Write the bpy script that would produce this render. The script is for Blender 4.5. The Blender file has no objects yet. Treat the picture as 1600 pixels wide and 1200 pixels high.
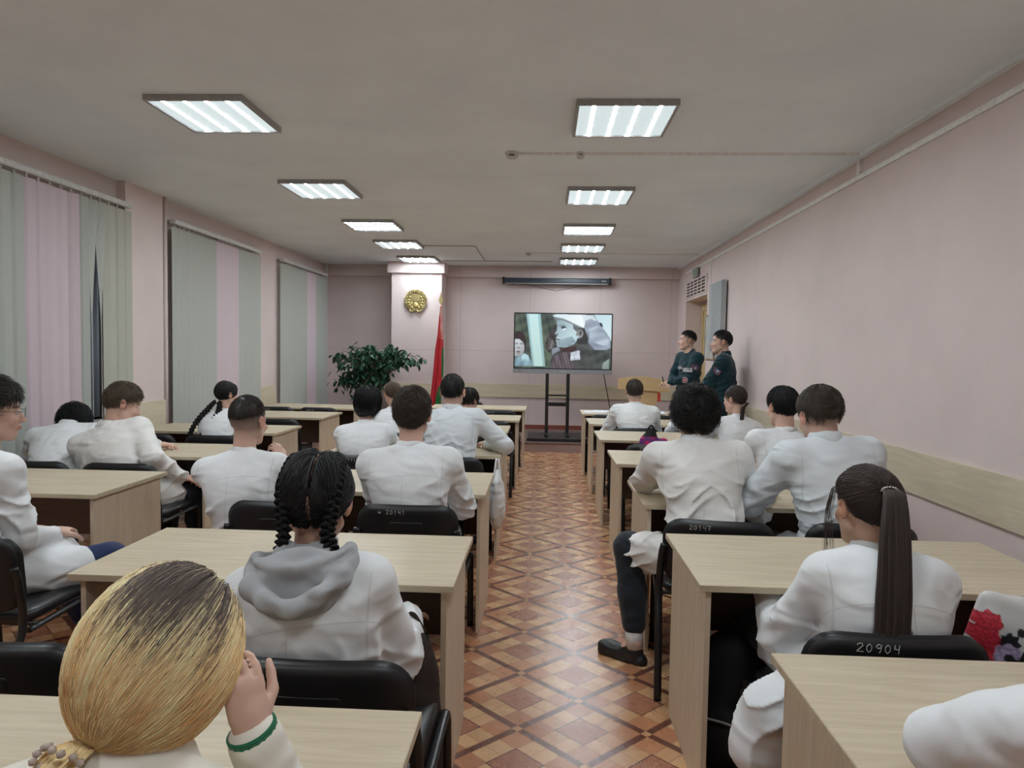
import bpy, bmesh, math, random
import numpy as np
from mathutils import Vector, Matrix
random.seed(7); np.random.seed(7)
PI = math.pi
sc = bpy.context.scene
C = sc.collection

# ------------------------------------------------------------------ camera, world, exposure
FPX = 1060.0
CAMH = 1.5
def _cam_axes():
    yaw, pitch, roll = math.atan(50/FPX), -math.atan(51/FPX), math.radians(0.95)
    f = Vector((-math.sin(yaw), math.cos(yaw), 0)); r = Vector((math.cos(yaw), math.sin(yaw), 0)); u = Vector((0,0,1))
    f2 = f*math.cos(pitch) + u*math.sin(pitch); u2 = u*math.cos(pitch) - f*math.sin(pitch)
    r3 = r*math.cos(roll) + u2*math.sin(roll); u3 = u2*math.cos(roll) - r*math.sin(roll)
    return r3, u3, f2
_r, _u, _f = _cam_axes()
cd = bpy.data.cameras.new('camera'); cam = bpy.data.objects.new('camera', cd); C.objects.link(cam)
cd.sensor_width = 36.0; cd.lens = 36.0*FPX/1600.0; cd.clip_start = 0.05; cd.clip_end = 100
m = Matrix.Identity(4)
for i in range(3):
    m[i][0] = _r[i]; m[i][1] = _u[i]; m[i][2] = -_f[i]
m[0][3] = 0; m[1][3] = 0; m[2][3] = CAMH
cam.matrix_world = m
sc.camera = cam
w = bpy.data.worlds.new('world'); sc.world = w; w.use_nodes = True
w.node_tree.nodes['Background'].inputs[0].default_value = (0.10, 0.14, 0.22, 1)
w.node_tree.nodes['Background'].inputs[1].default_value = 0.35
sc.view_settings.view_transform = 'Standard'; sc.view_settings.look = 'None'
sc.view_settings.gamma = 1; sc.view_settings.exposure = 2.06
sc.view_settings.use_curve_mapping = False
PANEL_GLOW, STRIP_GLOW = 0.17, 27.0
try:
    sc.cycles.max_bounces = 10; sc.cycles.diffuse_bounces = 6; sc.cycles.glossy_bounces = 3
    sc.cycles.transmission_bounces = 4; sc.cycles.transparent_max_bounces = 6
    sc.cycles.caustics_reflective = False; sc.cycles.caustics_refractive = False
    sc.cycles.sample_clamp_indirect = 6
except Exception: pass

# ------------------------------------------------------------------ node helpers
class V:
    """a socket or number in a node tree, with arithmetic"""
    def __init__(s, nt, k): s.nt, s.k = nt, k
    def _op(s, op, *a, clamp=False):
        n = s.nt.nodes.new('ShaderNodeMath'); n.operation = op; n.use_clamp = clamp
        for i, x in enumerate((s,)+a):
            x = x.k if isinstance(x, V) else x
            if isinstance(x, (int, float)): n.inputs[i].default_value = x
            else: s.nt.links.new(x, n.inputs[i])
        return V(s.nt, n.outputs[0])
    def __add__(s, o): return s._op('ADD', o)
    def __sub__(s, o): return s._op('SUBTRACT', o)
    def __mul__(s, o): return s._op('MULTIPLY', o)
    def __truediv__(s, o): return s._op('DIVIDE', o)
    def frac(s): return s._op('FRACT')
    def floor(s): return s._op('FLOOR')
    def abs(s): return s._op('ABSOLUTE')
    def lt(s, o): return s._op('LESS_THAN', o)
    def gt(s, o): return s._op('GREATER_THAN', o)
    def mn(s, o): return s._op('MINIMUM', o)
    def mx(s, o): return s._op('MAXIMUM', o)
    def sin(s): return s._op('SINE')
class Mat:
    def __init__(s, name, color=(.5,.5,.5), rough=.6, spec=.5, metal=0.0):
        s.m = bpy.data.materials.new(name); s.m.use_nodes = True; s.nt = s.m.node_tree
        s.b = s.nt.nodes['Principled BSDF']
        s.b.inputs['Base Color'].default_value = (*color, 1); s.b.inputs['Roughness'].default_value = rough
        s.b.inputs['Metallic'].default_value = metal
        s.b.inputs['Specular IOR Level'].default_value = spec
    def new(s, t): return s.nt.nodes.new(t)
    def link(s, a, b):
        s.nt.links.new(a.k if isinstance(a, V) else a, b)
    def coord(s, kind='Object'):
        tc = s.new('ShaderNodeTexCoord'); sp = s.new('ShaderNodeSeparateXYZ'); s.link(tc.outputs[kind], sp.inputs[0])
        return tc.outputs[kind], [V(s.nt, sp.outputs[i]) for i in range(3)]
    def world(s):
        g = s.new('ShaderNodeNewGeometry'); sp = s.new('ShaderNodeSeparateXYZ'); s.link(g.outputs['Position'], sp.inputs[0])
        return g.outputs['Position'], [V(s.nt, sp.outputs[i]) for i in range(3)]
    def scale(s, sock, v):
        mp = s.new('ShaderNodeMapping'); mp.inputs['Scale'].default_value = v; s.link(sock, mp.inputs[0]); return mp.outputs[0]
    def noise(s, sock, scale=5, detail=4, rough=.55, dist=0):
        n = s.new('ShaderNodeTexNoise'); n.inputs['Scale'].default_value = scale; n.inputs['Detail'].default_value = detail
        n.inputs['Roughness'].default_value = rough; n.inputs['Distortion'].default_value = dist
        if sock is not None: s.link(sock, n.inputs['Vector'])
        return V(s.nt, n.outputs['Fac'])
    def ramp(s, fac, stops):
        r = s.new('ShaderNodeValToRGB'); s.link(fac, r.inputs[0]); e = r.color_ramp.elements
        e[0].position, e[0].color = stops[0][0], (*stops[0][1], 1); e[1].position, e[1].color = stops[-1][0], (*stops[-1][1], 1)
        for p, c in stops[1:-1]:
            x = e.new(p); x.color = (*c, 1)
        return r.outputs[0]
    def mix(s, fac, a, b):
        n = s.new('ShaderNodeMix'); n.data_type = 'RGBA'
        for v, i in ((fac, 0), (a, 6), (b, 7)):
            if isinstance(v, V): v = v.k
            if isinstance(v, (int, float)): n.inputs[i].default_value = v
            elif isinstance(v, tuple): n.inputs[i].default_value = (*v, 1)
            else: s.link(v, n.inputs[i])
        return n.outputs[2]
    def color(s, c): s.link(c, s.b.inputs['Base Color']); return s
    def bump(s, h, strength=.3, dist=.01):
        n = s.new('ShaderNodeBump'); n.inputs['Strength'].default_value = strength; n.inputs['Distance'].default_value = dist
        s.link(h, n.inputs['Height']); s.link(n.outputs[0], s.b.inputs['Normal']); return s
def simple(name, color, rough=.6, spec=.5, metal=0.0, nscale=40, namp=.12, bump=.1, bdist=.002):
    M = Mat(name, color, rough, spec, metal); co, _ = M.coord()
    n = M.noise(co, nscale, 3)
    M.color(M.ramp(n, [(.3, tuple(c*(1-namp) for c in color)), (.7, tuple(min(1, c*(1+namp)) for c in color))]))
    if bump: M.bump(n, bump, bdist)
    return M.m
def srgb(r, g, b):
    return tuple((c/255/12.92 if c <= 10 else ((c/255+.055)/1.055)**2.4) for c in (r, g, b))

# ------------------------------------------------------------------ mesh helpers
def finish(bm, name, mat=None, parent=None, smooth=False, bevel=0, loc=None, auto=None):
    me = bpy.data.meshes.new(name)
    if bevel:
        bmesh.ops.bevel(bm, geom=list(bm.edges), offset=bevel, segments=2, affect='EDGES', clamp_overlap=True)
    bm.normal_update(); bm.to_mesh(me); bm.free()
    o = bpy.data.objects.new(name, me); C.objects.link(o)
    for mm in (mat if isinstance(mat, (list, tuple)) else [mat]):
        if mm: me.materials.append(mm)
    if smooth: me.polygons.foreach_set('use_smooth', [True]*len(me.polygons))
    if parent is not None: o.parent = parent
    if loc is not None: o.location = loc
    return o
def box(bm, x0, x1, y0, y1, z0, z1, mi=0):
    vs = [bm.verts.new((x, y, z)) for x in (x0, x1) for y in (y0, y1) for z in (z0, z1)]
    for f in ((0,1,3,2), (4,6,7,5), (0,4,5,1), (2,3,7,6), (0,2,6,4), (1,5,7,3)):
        bm.faces.new([vs[i] for i in f]).material_index = mi
def tube(bm, pts, radii, seg=10, cap=True, ell=1.0, up=(0,0,1), mi=0):
    """tube through pts, elliptical when ell != 1 (second axis scale)"""
    pts = [Vector(p) for p in pts]
    if isinstance(radii, (int, float)): radii = [radii]*len(pts)
    rings = []; a = None
    for i, p in enumerate(pts):
        t = (pts[min(i+1, len(pts)-1)] - pts[max(i-1, 0)]).normalized()
        if a is None:
            a = Vector(up).cross(t)
            if a.length < 1e-3: a = Vector((1,0,0)).cross(t)
            if a.length < 1e-3: a = Vector((0,1,0))
        a = (a - t*a.dot(t)).normalized(); b = t.cross(a)
        rings.append([bm.verts.new(p + (a*math.cos(2*PI*k/seg) + b*ell*math.sin(2*PI*k/seg))*radii[i]) for k in range(seg)])
    for r0, r1 in zip(rings, rings[1:]):
        for k in range(seg):
            bm.faces.new((r0[k], r0[(k+1) % seg], r1[(k+1) % seg], r1[k])).material_index = mi
    if cap:
        bm.faces.new(rings[0][::-1]).material_index = mi; bm.faces.new(rings[-1]).material_index = mi
def smooth_path(pts, n=6):
    pts = [Vector(p) for p in pts]; out = []
    P = [pts[0]*2-pts[1]] + pts + [pts[-1]*2-pts[-2]]
    for i in range(1, len(P)-2):
        for k in range(n):
            t = k/n; p0, p1, p2, p3 = P[i-1:i+3]
            out.append(.5*((2*p1) + (p2-p0)*t + (2*p0-5*p1+4*p2-p3)*t*t + (3*p1-p0-3*p2+p3)*t**3))
    out.append(pts[-1]); return out
def prism(bm, outline, axis, d0, d1, mi=0):
    """outline: 2-D list extruded along axis 0/1/2 from d0 to d1"""
    def P(u, v, d):
        return {0: (d, u, v), 1: (u, d, v), 2: (u, v, d)}[axis]
    A = [bm.verts.new(P(u, v, d0)) for u, v in outline]; B = [bm.verts.new(P(u, v, d1)) for u, v in outline]
    n = len(outline)
    bm.faces.new(A).material_index = mi; bm.faces.new(B[::-1]).material_index = mi
    for i in range(n): bm.faces.new((A[i], B[i], B[(i+1) % n], A[(i+1) % n])).material_index = mi
    bmesh.ops.recalc_face_normals(bm, faces=bm.faces)
def rrect(x0, x1, y0, y1, r, n=5):
    out = []
    for cx, cy, a0 in ((x1-r, y1-r, 0), (x0+r, y1-r, 90), (x0+r, y0+r, 180), (x1-r, y0+r, 270)):
        for k in range(n+1):
            a = math.radians(a0+90*k/n); out.append((cx+r*math.cos(a), cy+r*math.sin(a)))
    return out
def tag(o, label, cat, group=None, kind=None):
    o['label'] = label; o['category'] = cat
    if group: o['group'] = group
    if kind: o['kind'] = kind
    return o
def thing(name, label, cat, loc=(0,0,0), rz=0, group=None):
    o = bpy.data.objects.new(name, None); C.objects.link(o); o.empty_display_size = .1
    o.location = loc; o.rotation_euler = (0, 0, rz)
    return tag(o, label, cat, group)
def part(name, bm, mat, parent, **k): return finish(bm, name, mat, parent, **k)
def struct(name, bm, mat, **k):
    o = finish(bm, name, mat, **k); o['kind'] = 'structure'; return o
def BX(*b, bevel=0):
    bm = bmesh.new(); box(bm, *b)
    if bevel: bmesh.ops.bevel(bm, geom=list(bm.edges), offset=bevel, segments=2, affect='EDGES', clamp_overlap=True)
    return bm
def dup(root, loc, rz, label, group=None):
    r = root.copy(); C.objects.link(r); r.location = loc; r.rotation_euler = (0, 0, rz)
    r['label'] = label
    if group: r['group'] = group
    for ch in list(root.children):
        c = ch.copy(); C.objects.link(c); c.parent = r
        for g in list(ch.children):
            d = g.copy(); C.objects.link(d); d.parent = c
    return r

# ------------------------------------------------------------------ materials
def wall_mat(name, base, seams=False):
    M = Mat(name, base, .78, .25); p, (x, y, z) = M.world()
    n1 = M.noise(p, 1.3, 5, .6); n2 = M.noise(M.scale(p, (1, 1, .35)), 28, 4, .6); n3 = M.noise(p, 160, 2, .5)
    c = M.ramp(n1, [(.3, tuple(v*.95 for v in base)), (.7, tuple(min(1, v*1.05) for v in base))])
    sp = M.ramp(n2, [(.64, (0,0,0)), (.80, (1,1,1))])
    c = M.mix(V(M.nt, sp)*.16, c, tuple(v*.72 for v in base))
    if seams:
        s = ((x+.27)/1.22).frac()-.5
        line = (s.abs().gt(.4965)).mx(((z-1.505).abs()).lt(.004))
        c = M.mix(line*.55, c, tuple(v*.6 for v in base))
    M.color(c); M.bump(n3+n2*.6, .35, .004)
    return M.m
WALLC = (.705, .60, .58)
M_wall = wall_mat('pink_wallpaper', WALLC)
M_wallb = wall_mat('pink_wallpaper_panels', (.68, .575, .56), True)
M_ceil = wall_mat('ceiling_paint', (.85, .92, .97))
def floor_mat():
    M = Mat('parquet_linoleum', rough=.26, spec=.5); p, (x, y, z) = M.world()
    U = ((x+.08)/.51 + (y-3.10)/.468); Vv = ((x+.08)/.51 - (y-3.10)/.468)
    fu = U.frac(); fv = Vv.frac(); cu = U.floor(); cv = Vv.floor()
    du = (fu-.5).abs(); dv = (fv-.5).abs()
    band = (du.mx(dv)).gt(.455); node = (du.mn(dv)).gt(.455)
    mid = (du.mx(dv)).gt(.467) * (du.mx(dv)).lt(.475)
    cent = (du.mx(dv)).lt(.2); cline = (du.mx(dv)).lt(.215) * (du.mx(dv)).gt(.2)
    corner = (du.mn(dv)).gt(.2)
    side = (du.mx(dv)).gt(.2)
    bl = ((du.mn(dv)).lt(.008)).mx(((du-.2).abs().mn((dv-.2).abs())).lt(.007)) * side
    g = M.noise(M.scale(p, (1, 1, 1)), 34, 5, .65, .6); g2 = M.noise(p, 9, 3)
    vo = M.new('ShaderNodeTexVoronoi'); vo.inputs['Scale'].default_value = 90; vo.feature = 'DISTANCE_TO_EDGE'; M.link(p, vo.inputs['Vector'])
    comb = M.new('ShaderNodeCombineXYZ'); M.link((U*2).floor(), comb.inputs[0]); M.link((Vv*2).floor(), comb.inputs[1]); M.link((cent+corner*3), comb.inputs[2])
    wn = M.new('ShaderNodeTexWhiteNoise'); M.link(comb.outputs[0], wn.inputs[0]); rnd = V(M.nt, wn.outputs[0])
    tan = M.ramp(rnd*.6+g*.5, [(.2, (.47,.25,.125)), (.8, (.62,.38,.20))])
    ora = M.ramp(rnd*.5+g*.6, [(.2, (.36,.145,.070)), (.8, (.47,.22,.11))])
    red = M.ramp(V(M.nt, vo.outputs[0])*2+g*.4, [(.2, (.44,.22,.13)), (.45, (.30,.11,.06))])
    c = M.mix(corner, tan, ora); c = M.mix(cent, c, red); c = M.mix(bl*.35, c, (.16,.06,.03))
    c = M.mix(cline, c, (.09,.035,.022))
    bc = M.ramp(g, [(.3, (.10,.036,.022)), (.7, (.16,.060,.036))])
    c = M.mix(band, c, bc); c = M.mix(mid*.6, c, (.24,.10,.06)); c = M.mix(node, c, (.50,.27,.14))
    M.color(c)
    M.link(g2*.16+.20, M.b.inputs['Roughness']); M.bump(M.noise(p, 3.5, 2)+g*.03, .12, .01)
    return M.m
M_floor = floor_mat()
def wood(name, a, b, rough=.42, axis='x', spec=.45):
    M = Mat(name, a, rough, spec); co, _ = M.coord()
    sc_ = {'x': (1.2, 14, 14), 'z': (14, 14, 1.2), 'd': (6, 12, 3)}[axis]
    mp = M.scale(co, sc_)
    if axis == 'd':
        mpn = M.new('ShaderNodeMapping'); mpn.inputs['Rotation'].default_value = (.75, 0, 0); mpn.inputs['Scale'].default_value = (3, 16, 1.6); M.link(co, mpn.inputs[0]); mp = mpn.outputs[0]
    n = M.noise(mp, 1.6, 6, .62, 1.1); f = M.noise(mp, 9, 4, .6, .4)
    oi = M.new('ShaderNodeObjectInfo'); rn = V(M.nt, oi.outputs['Random'])
    c = M.ramp(n*.72+f*.28+rn*.06, [(.28, b), (.5, tuple((p+q)/2 for p, q in zip(a, b))), (.68, a)])
    M.color(c); M.bump(f, .08, .002); return M.m
M_oak = wood('pale_oak_laminate', (.60,.515,.375), (.43,.35,.235))
M_oakv = wood('pale_oak_side', (.66,.55,.415), (.50,.40,.285), axis='d')
M_edge = simple('oak_edge_band', (.40,.315,.22), .5, nscale=25)
M_dark = wood('dark_brown_panel', (.17,.125,.10), (.10,.072,.058), .5)  # mid-dark brown wood grain for the modesty panels
M_dado = wood('oak_wall_rail', (.50,.42,.30), (.37,.30,.205), .5)
def rail_mat(ax):
    M = Mat('oak_wall_rail_'+ax, (.5,.4,.3), .5, .4); co, _ = M.world()
    mp = M.scale(co, (1, 1, 9)); n = M.noise(mp, 1.7, 6, .6, 1.0); f = M.noise(mp, 10, 3)
    M.color(M.ramp(n*.75+f*.25, [(.3, (.54,.47,.345)), (.7, (.72,.635,.48))])); return M.m
M_rail = rail_mat('world')
M_black = simple('black_vinyl', (.012,.0125,.014), .34, .5, nscale=120, bump=.15)
M_blackpl = simple('black_plastic_shell', (.010,.0105,.012), .42, .5, nscale=300, bump=.2)
M_tube = simple('black_tube', (.012,.012,.013), .3, .5)
M_white = simple('white_plastic', (.62,.62,.60), .45)
M_trunk = simple('painted_trunking', (.80,.80,.78), .5)
M_grey = simple('grey_plastic', (.33,.34,.35), .4)
M_chalk = simple('chalk_marks', (.52,.52,.50), .9)
M_gold = simple('gold_metal', (.36,.29,.13), .42, .5, .6, nscale=60, namp=.25)
M_birch = wood('birch_plywood', (.70,.52,.28), (.60,.42,.21), .4)
M_screen = simple('projector_case', (.035,.05,.065), .4)

# ------------------------------------------------------------------ room shell
XL, XR, YB, YN, ZC = -3.88, 2.30, 11.92, -2.6, 2.98
struct('floor', BX(XL-.4, XR+.6, YN, YB+.2, -.12, 0), M_floor)
struct('ceiling', BX(XL-.4, XR+.6, YN, YB+.2, ZC, ZC+.12), M_ceil)
struct('wall_rear', BX(XL-.4, XR+.6, YN-.12, YN, -.12, ZC), M_wall)
bm = bmesh.new(); box(bm, XL-.4, XR+.7, YB, YB+.12, -.12, ZC)
struct('wall_back', bm, M_wallb)
bm = bmesh.new(); box(bm, -2.60, -1.75, 11.42, YB, .14, ZC-.19)
tag(struct('trim_1', bm, M_wallb), 'pink pilaster on the back wall carrying the gold emblem', 'pilaster')
bm = bmesh.new(); box(bm, XL, -2.66, YB-.08, YB, ZC-.20, ZC); box(bm, -2.66, -1.70, 11.36, YB, ZC-.19, ZC); box(bm, -1.70, XR, YB-.08, YB, ZC-.20, ZC)
struct('trim_2', bm, M_wallb)
# left wall with three window openings
WIN = [(3.15, 5.9), (6.95, 8.75), (9.8, 11.45)]; WZ0, WZ1 = .85, 2.62
bm = bmesh.new(); y = YN
for a, b in WIN:
    box(bm, XL-.34, XL, y, a, -.12, ZC); box(bm, XL-.34, XL, a, b, -.12, WZ0); box(bm, XL-.34, XL, a, b, WZ1, ZC); y = b
box(bm, XL-.34, XL, y, YB, -.12, ZC); struct('wall_left', bm, M_wall)
bm = bmesh.new(); box(bm, XL, XL+.075, 6.02, 6.62, 0, ZC); struct('trim_3', bm, M_wall)
# right wall with the door niche
bm = bmesh.new(); box(bm, XR, XR+.30, YN, 9.83, -.12, ZC); box(bm, XR, XR+.30, 9.83, 11.28, 2.36, ZC); box(bm, XR, XR+.30, 11.28, YB, -.12, ZC)
struct('wall_right', bm, M_wall)
# windows
M_glass = Mat('dusk_window_glass', (.05,.07,.10), .05, .5).m
M_wf = simple('window_frame_white', (.6,.6,.6), .4)
M_curt = Mat('blue_grey_curtain', (.20,.24,.33), .8, .2)
_co, (cx_, cy_, cz_) = M_curt.coord(); M_curt.color(M_curt.ramp(M_curt.noise(M_curt.scale(_co, (1, 12, .5)), 2, 3), [(.3, (.38,.44,.57)), (.7, (.50,.57,.70))])); M_curt = M_curt.m
for i, (a, b) in enumerate(WIN):
    t = bpy.data.objects.new('window_%d' % (i+1), None); C.objects.link(t); t.location = (XL-.28, (a+b)/2, WZ0); t['kind'] = 'structure'
    h = (b-a)/2; bm = bmesh.new(); H = WZ1-WZ0
    for y0, y1, z0, z1 in ((-h, h, 0, .06), (-h, h, H-.06, H), (-h, -h+.06, .06, H-.06), (h-.06, h, .06, H-.06), (-.04, .04, .06, H-.06)): box(bm, -.03, .03, y0, y1, z0, z1)
    part('window_frame', bm, M_wf, t); part('pane', BX(-.006, .006, -h+.06, h-.06, .06, H-.06), M_glass, t)
    part('window_sill', BX(.03, .30, -h, h, -.03, 0, bevel=.006), M_wf, t)
    # curtain behind the blind
    bm = bmesh.new(); n = int((b-a-.1)/.02); prev = None
    for k in range(n+1):
        yy = a+.05+(b-a-.1)*k/n; xx = XL-.055+.022*math.sin(k*.75)+.01*math.sin(k*.31)
        v = [bm.verts.new((xx+dx, yy, z)) for dx in (0, .004) for z in (WZ0+.015, WZ1-.015)]
        if prev:
            for q in ((0,1), (1,3), (3,2), (2,0)): bm.faces.new((prev[q[0]], prev[q[1]], v[q[1]], v[q[0]]))
        else: bm.faces.new((v[0], v[1], v[3], v[2]))
        prev = v
    bm.faces.new((prev[0], prev[2], prev[3], prev[1])); bmesh.ops.recalc_face_normals(bm, faces=bm.faces)
    tag(finish(bm, 'curtain', M_curt, smooth=True), ('blue grey curtain behind the nearest blind, showing through a gap in the slats', 'blue grey curtain hidden behind the closed middle blind', 'blue grey curtain behind the farthest blind beside the plant')[i], 'curtain', 'curtains behind the blinds')
# vertical blinds
def slat_mat(name, c):
    M = Mat(name, c, .75, .2); co, _ = M.coord(); n = M.noise(M.scale(co, (6, 60, 1.5)), 6, 3)
    M.color(M.ramp(n, [(.3, tuple(v*.93 for v in c)), (.7, c)])); M.b.inputs['Transmission Weight'].default_value = 0
    M.bump(n, .1, .001); return M.m
M_sg = slat_mat('sage_slat_fabric', (.455,.475,.435)); M_sp = slat_mat('pink_slat_fabric', (.64,.53,.57)); M_sb = slat_mat('cream_slat_fabric', (.50,.50,.43))
BL = [('wide vertical blind nearest the camera, sage and pink slats, slightly parted', 3.25, 6.05, [(4.79, 5.36)], 22, .115),
      ('closed vertical blind in the middle window, sage with one pink band', 6.76, 8.90, [(7.66, 8.26)], 4, .092),
      ('narrow-looking vertical blind at the far end behind the plant, half-open slats', 9.64, 11.62, [(10.6, 11.05)], 26, .10)]
for i, (lab, a, b, pk, ang, pitch) in enumerate(BL):
    t = thing('vertical_blind', lab, 'blind', (XL+.09, a, .45), 0, 'vertical blinds on the left wall')
    L = b-a; bm = bmesh.new(); box(bm, -.03, .035, 0, L, 2.285, 2.33)
    part('headrail', bm, M_white, t, bevel=.006)
    for q in (.05, L*.5, L-.05): part('bracket', BX(-.088, -.03, q-.02, q+.02, 2.295, 2.325), M_grey, t)
    n = int(round(L/pitch)); pitch = L/n
    for k in range(n):
        yc = pitch*(k+.5); Y = a+yc; pink = any(p0 <= Y < p1 for p0, p1 in pk)
        gap = i == 0 and 5.44 < Y < 5.74
        a0 = math.radians(ang+random.uniform(-3, 3)); a1 = a0
        if i == 0 and 4.95 < Y < 5.2: a0 = a1 = math.radians(6)
        if gap: a0 = math.radians(24); a1 = math.radians(-34)
        wdt = pitch*1.08/2 if not gap else pitch*.52; w0_ = wdt
        bm = bmesh.new(); K = 14; prev = None
        for j in range(K+1):
            f = j/K; z = 2.255-(2.255-0)*f; aa = a0+(a1-a0)*(min(1, f*2.2) if gap else f); wdt = w0_*(1-.35*min(1, f*2)) if gap else w0_
            dy, dx = wdt*math.cos(aa), wdt*math.sin(aa)
            if ang == 4: dx = wdt*math.sin(aa)
            v = [bm.verts.new((sx*dx+ox, yc+sy*dy, z)) for sx, sy, ox in ((-1,-1,0), (0,0,.004), (1,1,0), (0,0,.0015+.004))]
            if prev:
                for q0, q1 in ((0,1), (1,2), (2,3), (3,0)): bm.faces.new((prev[q0], prev[q1], v[q1], v[q0]))
            else: bm.faces.new(v)
            prev = v
        bm.faces.new(prev[::-1])
        box(bm, -.004, .004, yc-.008, yc+.008, 2.25, 2.29)
        bmesh.ops.recalc_face_normals(bm, faces=bm.faces)
        part('slat', bm, M_sp if pink else (M_sb if i == 0 and Y > 5.74 else M_sg), t, smooth=False)
# heating pipes
for lab, x_, y_ in (('pink painted vertical pipe beside the pilaster on the left wall', XL+.06, 6.68), ('pale painted vertical pipe in the far left corner', XL+.06, 11.72)):
    bm = bmesh.new(); tube(bm, [(x_, y_, .0 if y_ < 9 else .14), (x_, y_, ZC)], .022, 14)
    tag(finish(bm, 'heating_pipe', M_wall if y_ < 9 else M_trunk, smooth=True), lab, 'pipe', 'heating pipes')
# wooden wall rails
RZ0, RZ1 = .665, .925
struct('trim_4', BX(XR-.018, XR, YN, 9.83, RZ0, RZ1), M_rail)
bm = bmesh.new()
for a, b in ((YN, 3.2), (6.1+.6-.06, 6.64), (8.92, 9.62)): box(bm, XL, XL+.018, a, b, .70, .96)
box(bm, XL+.075, XL+.093, 6.02, 6.62, .70, .96)
struct('trim_5', bm, M_rail)
bm = bmesh.new(); box(bm, -1.75, XR-.02, YB-.018, YB, .69, .93); box(bm, -2.6, -1.75, 11.402, 11.42, .69, .93); struct('trim_6', bm, M_rail)
# stage
M_stage = simple('stage_carpet', (.16,.10,.09), .8, nscale=60); M_stf = simple('stage_front', (.34,.24,.225), .7)
bm = bmesh.new(); box(bm, XL, XR, 10.13, YB, 0, .13); struct('trim_7', bm, M_stf)
bm = bmesh.new(); box(bm, XL, XR, 10.11, YB, .13, .142); struct('trim_8', bm, M_stage)
struct('baseboard_back', BX(-1.74, XR, YB-.02, YB, .142, .215), simple('red_brown_skirting', (.24,.06,.04), .5))
# crown strip and cable trunking on the right
bm = bmesh.new(); box(bm, XR-.045, XR, YN, YB-.08, ZC-.03, ZC); struct('trim_9', bm, M_ceil)
bm = bmesh.new(); box(bm, XR-.014, XR, YN, 11.3, 2.805, 2.84); box(bm, XR-.022, XR, 5.16, 5.20, 2.838, ZC-.03); box(bm, XR-.018, XR, 9.98, 10.01, 2.838, ZC-.03)
box(bm, XR-.012, XR, 9.62, 9.64, 2.1, 2.808)
tag(finish(bm, 'cable_trunking', M_trunk), 'white cable trunking running along the right wall under the ceiling', 'cable duct')
bm = bmesh.new(); box(bm, -.22, XR-.045, 5.115, 5.14, ZC-.016, ZC)
tag(finish(bm, 'ceiling_conduit', M_trunk), 'thin white conduit crossing the ceiling behind the nearest lights', 'cable duct')
bm = bmesh.new(); box(bm, -.24, XR-.045, 10.24, 10.26, ZC-.014, ZC)
tag(finish(bm, 'ceiling_conduit', M_trunk), 'thin conduit crossing the ceiling near the back wall', 'cable duct')
bm = bmesh.new(); box(bm, -1.8, -1.0, 9.62, 9.632, ZC-.01, ZC); box(bm, -1.012, -1.0, 9.632, 11.2, ZC-.01, ZC); box(bm, -1.7, .1, 11.19, 11.2, ZC-.01, ZC)
tag(finish(bm, 'ceiling_cable', simple('grey_cable', (.30,.28,.26))), 'thin grey cable looping between the far ceiling lights', 'cable')
def lathe(bm, prof, c, seg=28):
    rings = []
    for r, z in prof: rings.append([bm.verts.new((c[0]+r*math.cos(2*PI*k/seg), c[1]+r*math.sin(2*PI*k/seg), c[2]+z)) for k in range(seg)])
    for a, b in zip(rings, rings[1:]):
        for k in range(seg): bm.faces.new((a[k], a[(k+1) % seg], b[(k+1) % seg], b[k]))
    bm.faces.new(rings[0]); bm.faces.new(rings[-1]); bmesh.ops.recalc_face_normals(bm, faces=bm.faces)
for lab, x_, y_, s in (('round white smoke detector at the end of the nearer conduit', -.27, 5.127, 1), ('small white detector in the middle of the nearer conduit', .24, 5.127, .62), ('small white detector on the far conduit', -.27, 10.25, .9)):
    t = thing('smoke_detector', lab, 'smoke detector', (x_, y_, ZC), 0, 'smoke detectors')
    bm = bmesh.new(); lathe(bm, [(.055*s, 0), (.055*s, -.012), (.046*s, -.02), (.044*s, -.036), (.03*s, -.045)], (0, 0, -.0 if s != .62 else -.0)); part('housing', bm, M_white, t, smooth=False)
    part('sensor_slot', BX(-.02*s, .02*s, -.0495*s, -.040*s, -.034*s, -.026*s), M_blackpl, t)
# ceiling lights
def emis(name, c, s):
    m_ = bpy.data.materials.new(name); m_.use_nodes = True; b = m_.node_tree.nodes['Principled BSDF']
    b.inputs['Base Color'].default_value = (.10,.11,.11,1); b.inputs['Emission Color'].default_value = (*c, 1); b.inputs['Emission Strength'].default_value = s; b.inputs['Roughness'].default_value = .3
    return m_
M_pan = emis('light_diffuser_glow', (.86,.98,1.0), PANEL_GLOW); M_strip = emis('led_strip_glow', (.87,.95,1.0), STRIP_GLOW)
M_lf = simple('light_frame_grey', (.36,.36,.36), .5)
LT = [(-2.10, 4.27), (-2.08, 6.25), (-2.05, 8.03), (-2.05, 9.45), (-2.06, 10.98), (.46, 4.35), (.48, 6.45), (.49, 8.2), (.50, 9.62), (.51, 11.02), (-2.1, 2.2), (-2.1, .2), (.46, 2.25), (.46, .2)]
RW = ['nearest', 'second', 'third', 'fourth', 'farthest']
LLAB = ['square LED ceiling panel, %s of the %s row in the photo%s' % (RW[i % 5], 'left' if i < 5 else 'right', ', strips crosswise' if i % 5 == 2 else '') for i in range(10)]
LLAB += ['square LED ceiling panel overhead, above the left of the frame', 'square LED ceiling panel behind the camera on the left', 'square LED ceiling panel overhead, above the right of the frame', 'square LED ceiling panel behind the camera on the right']
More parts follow.
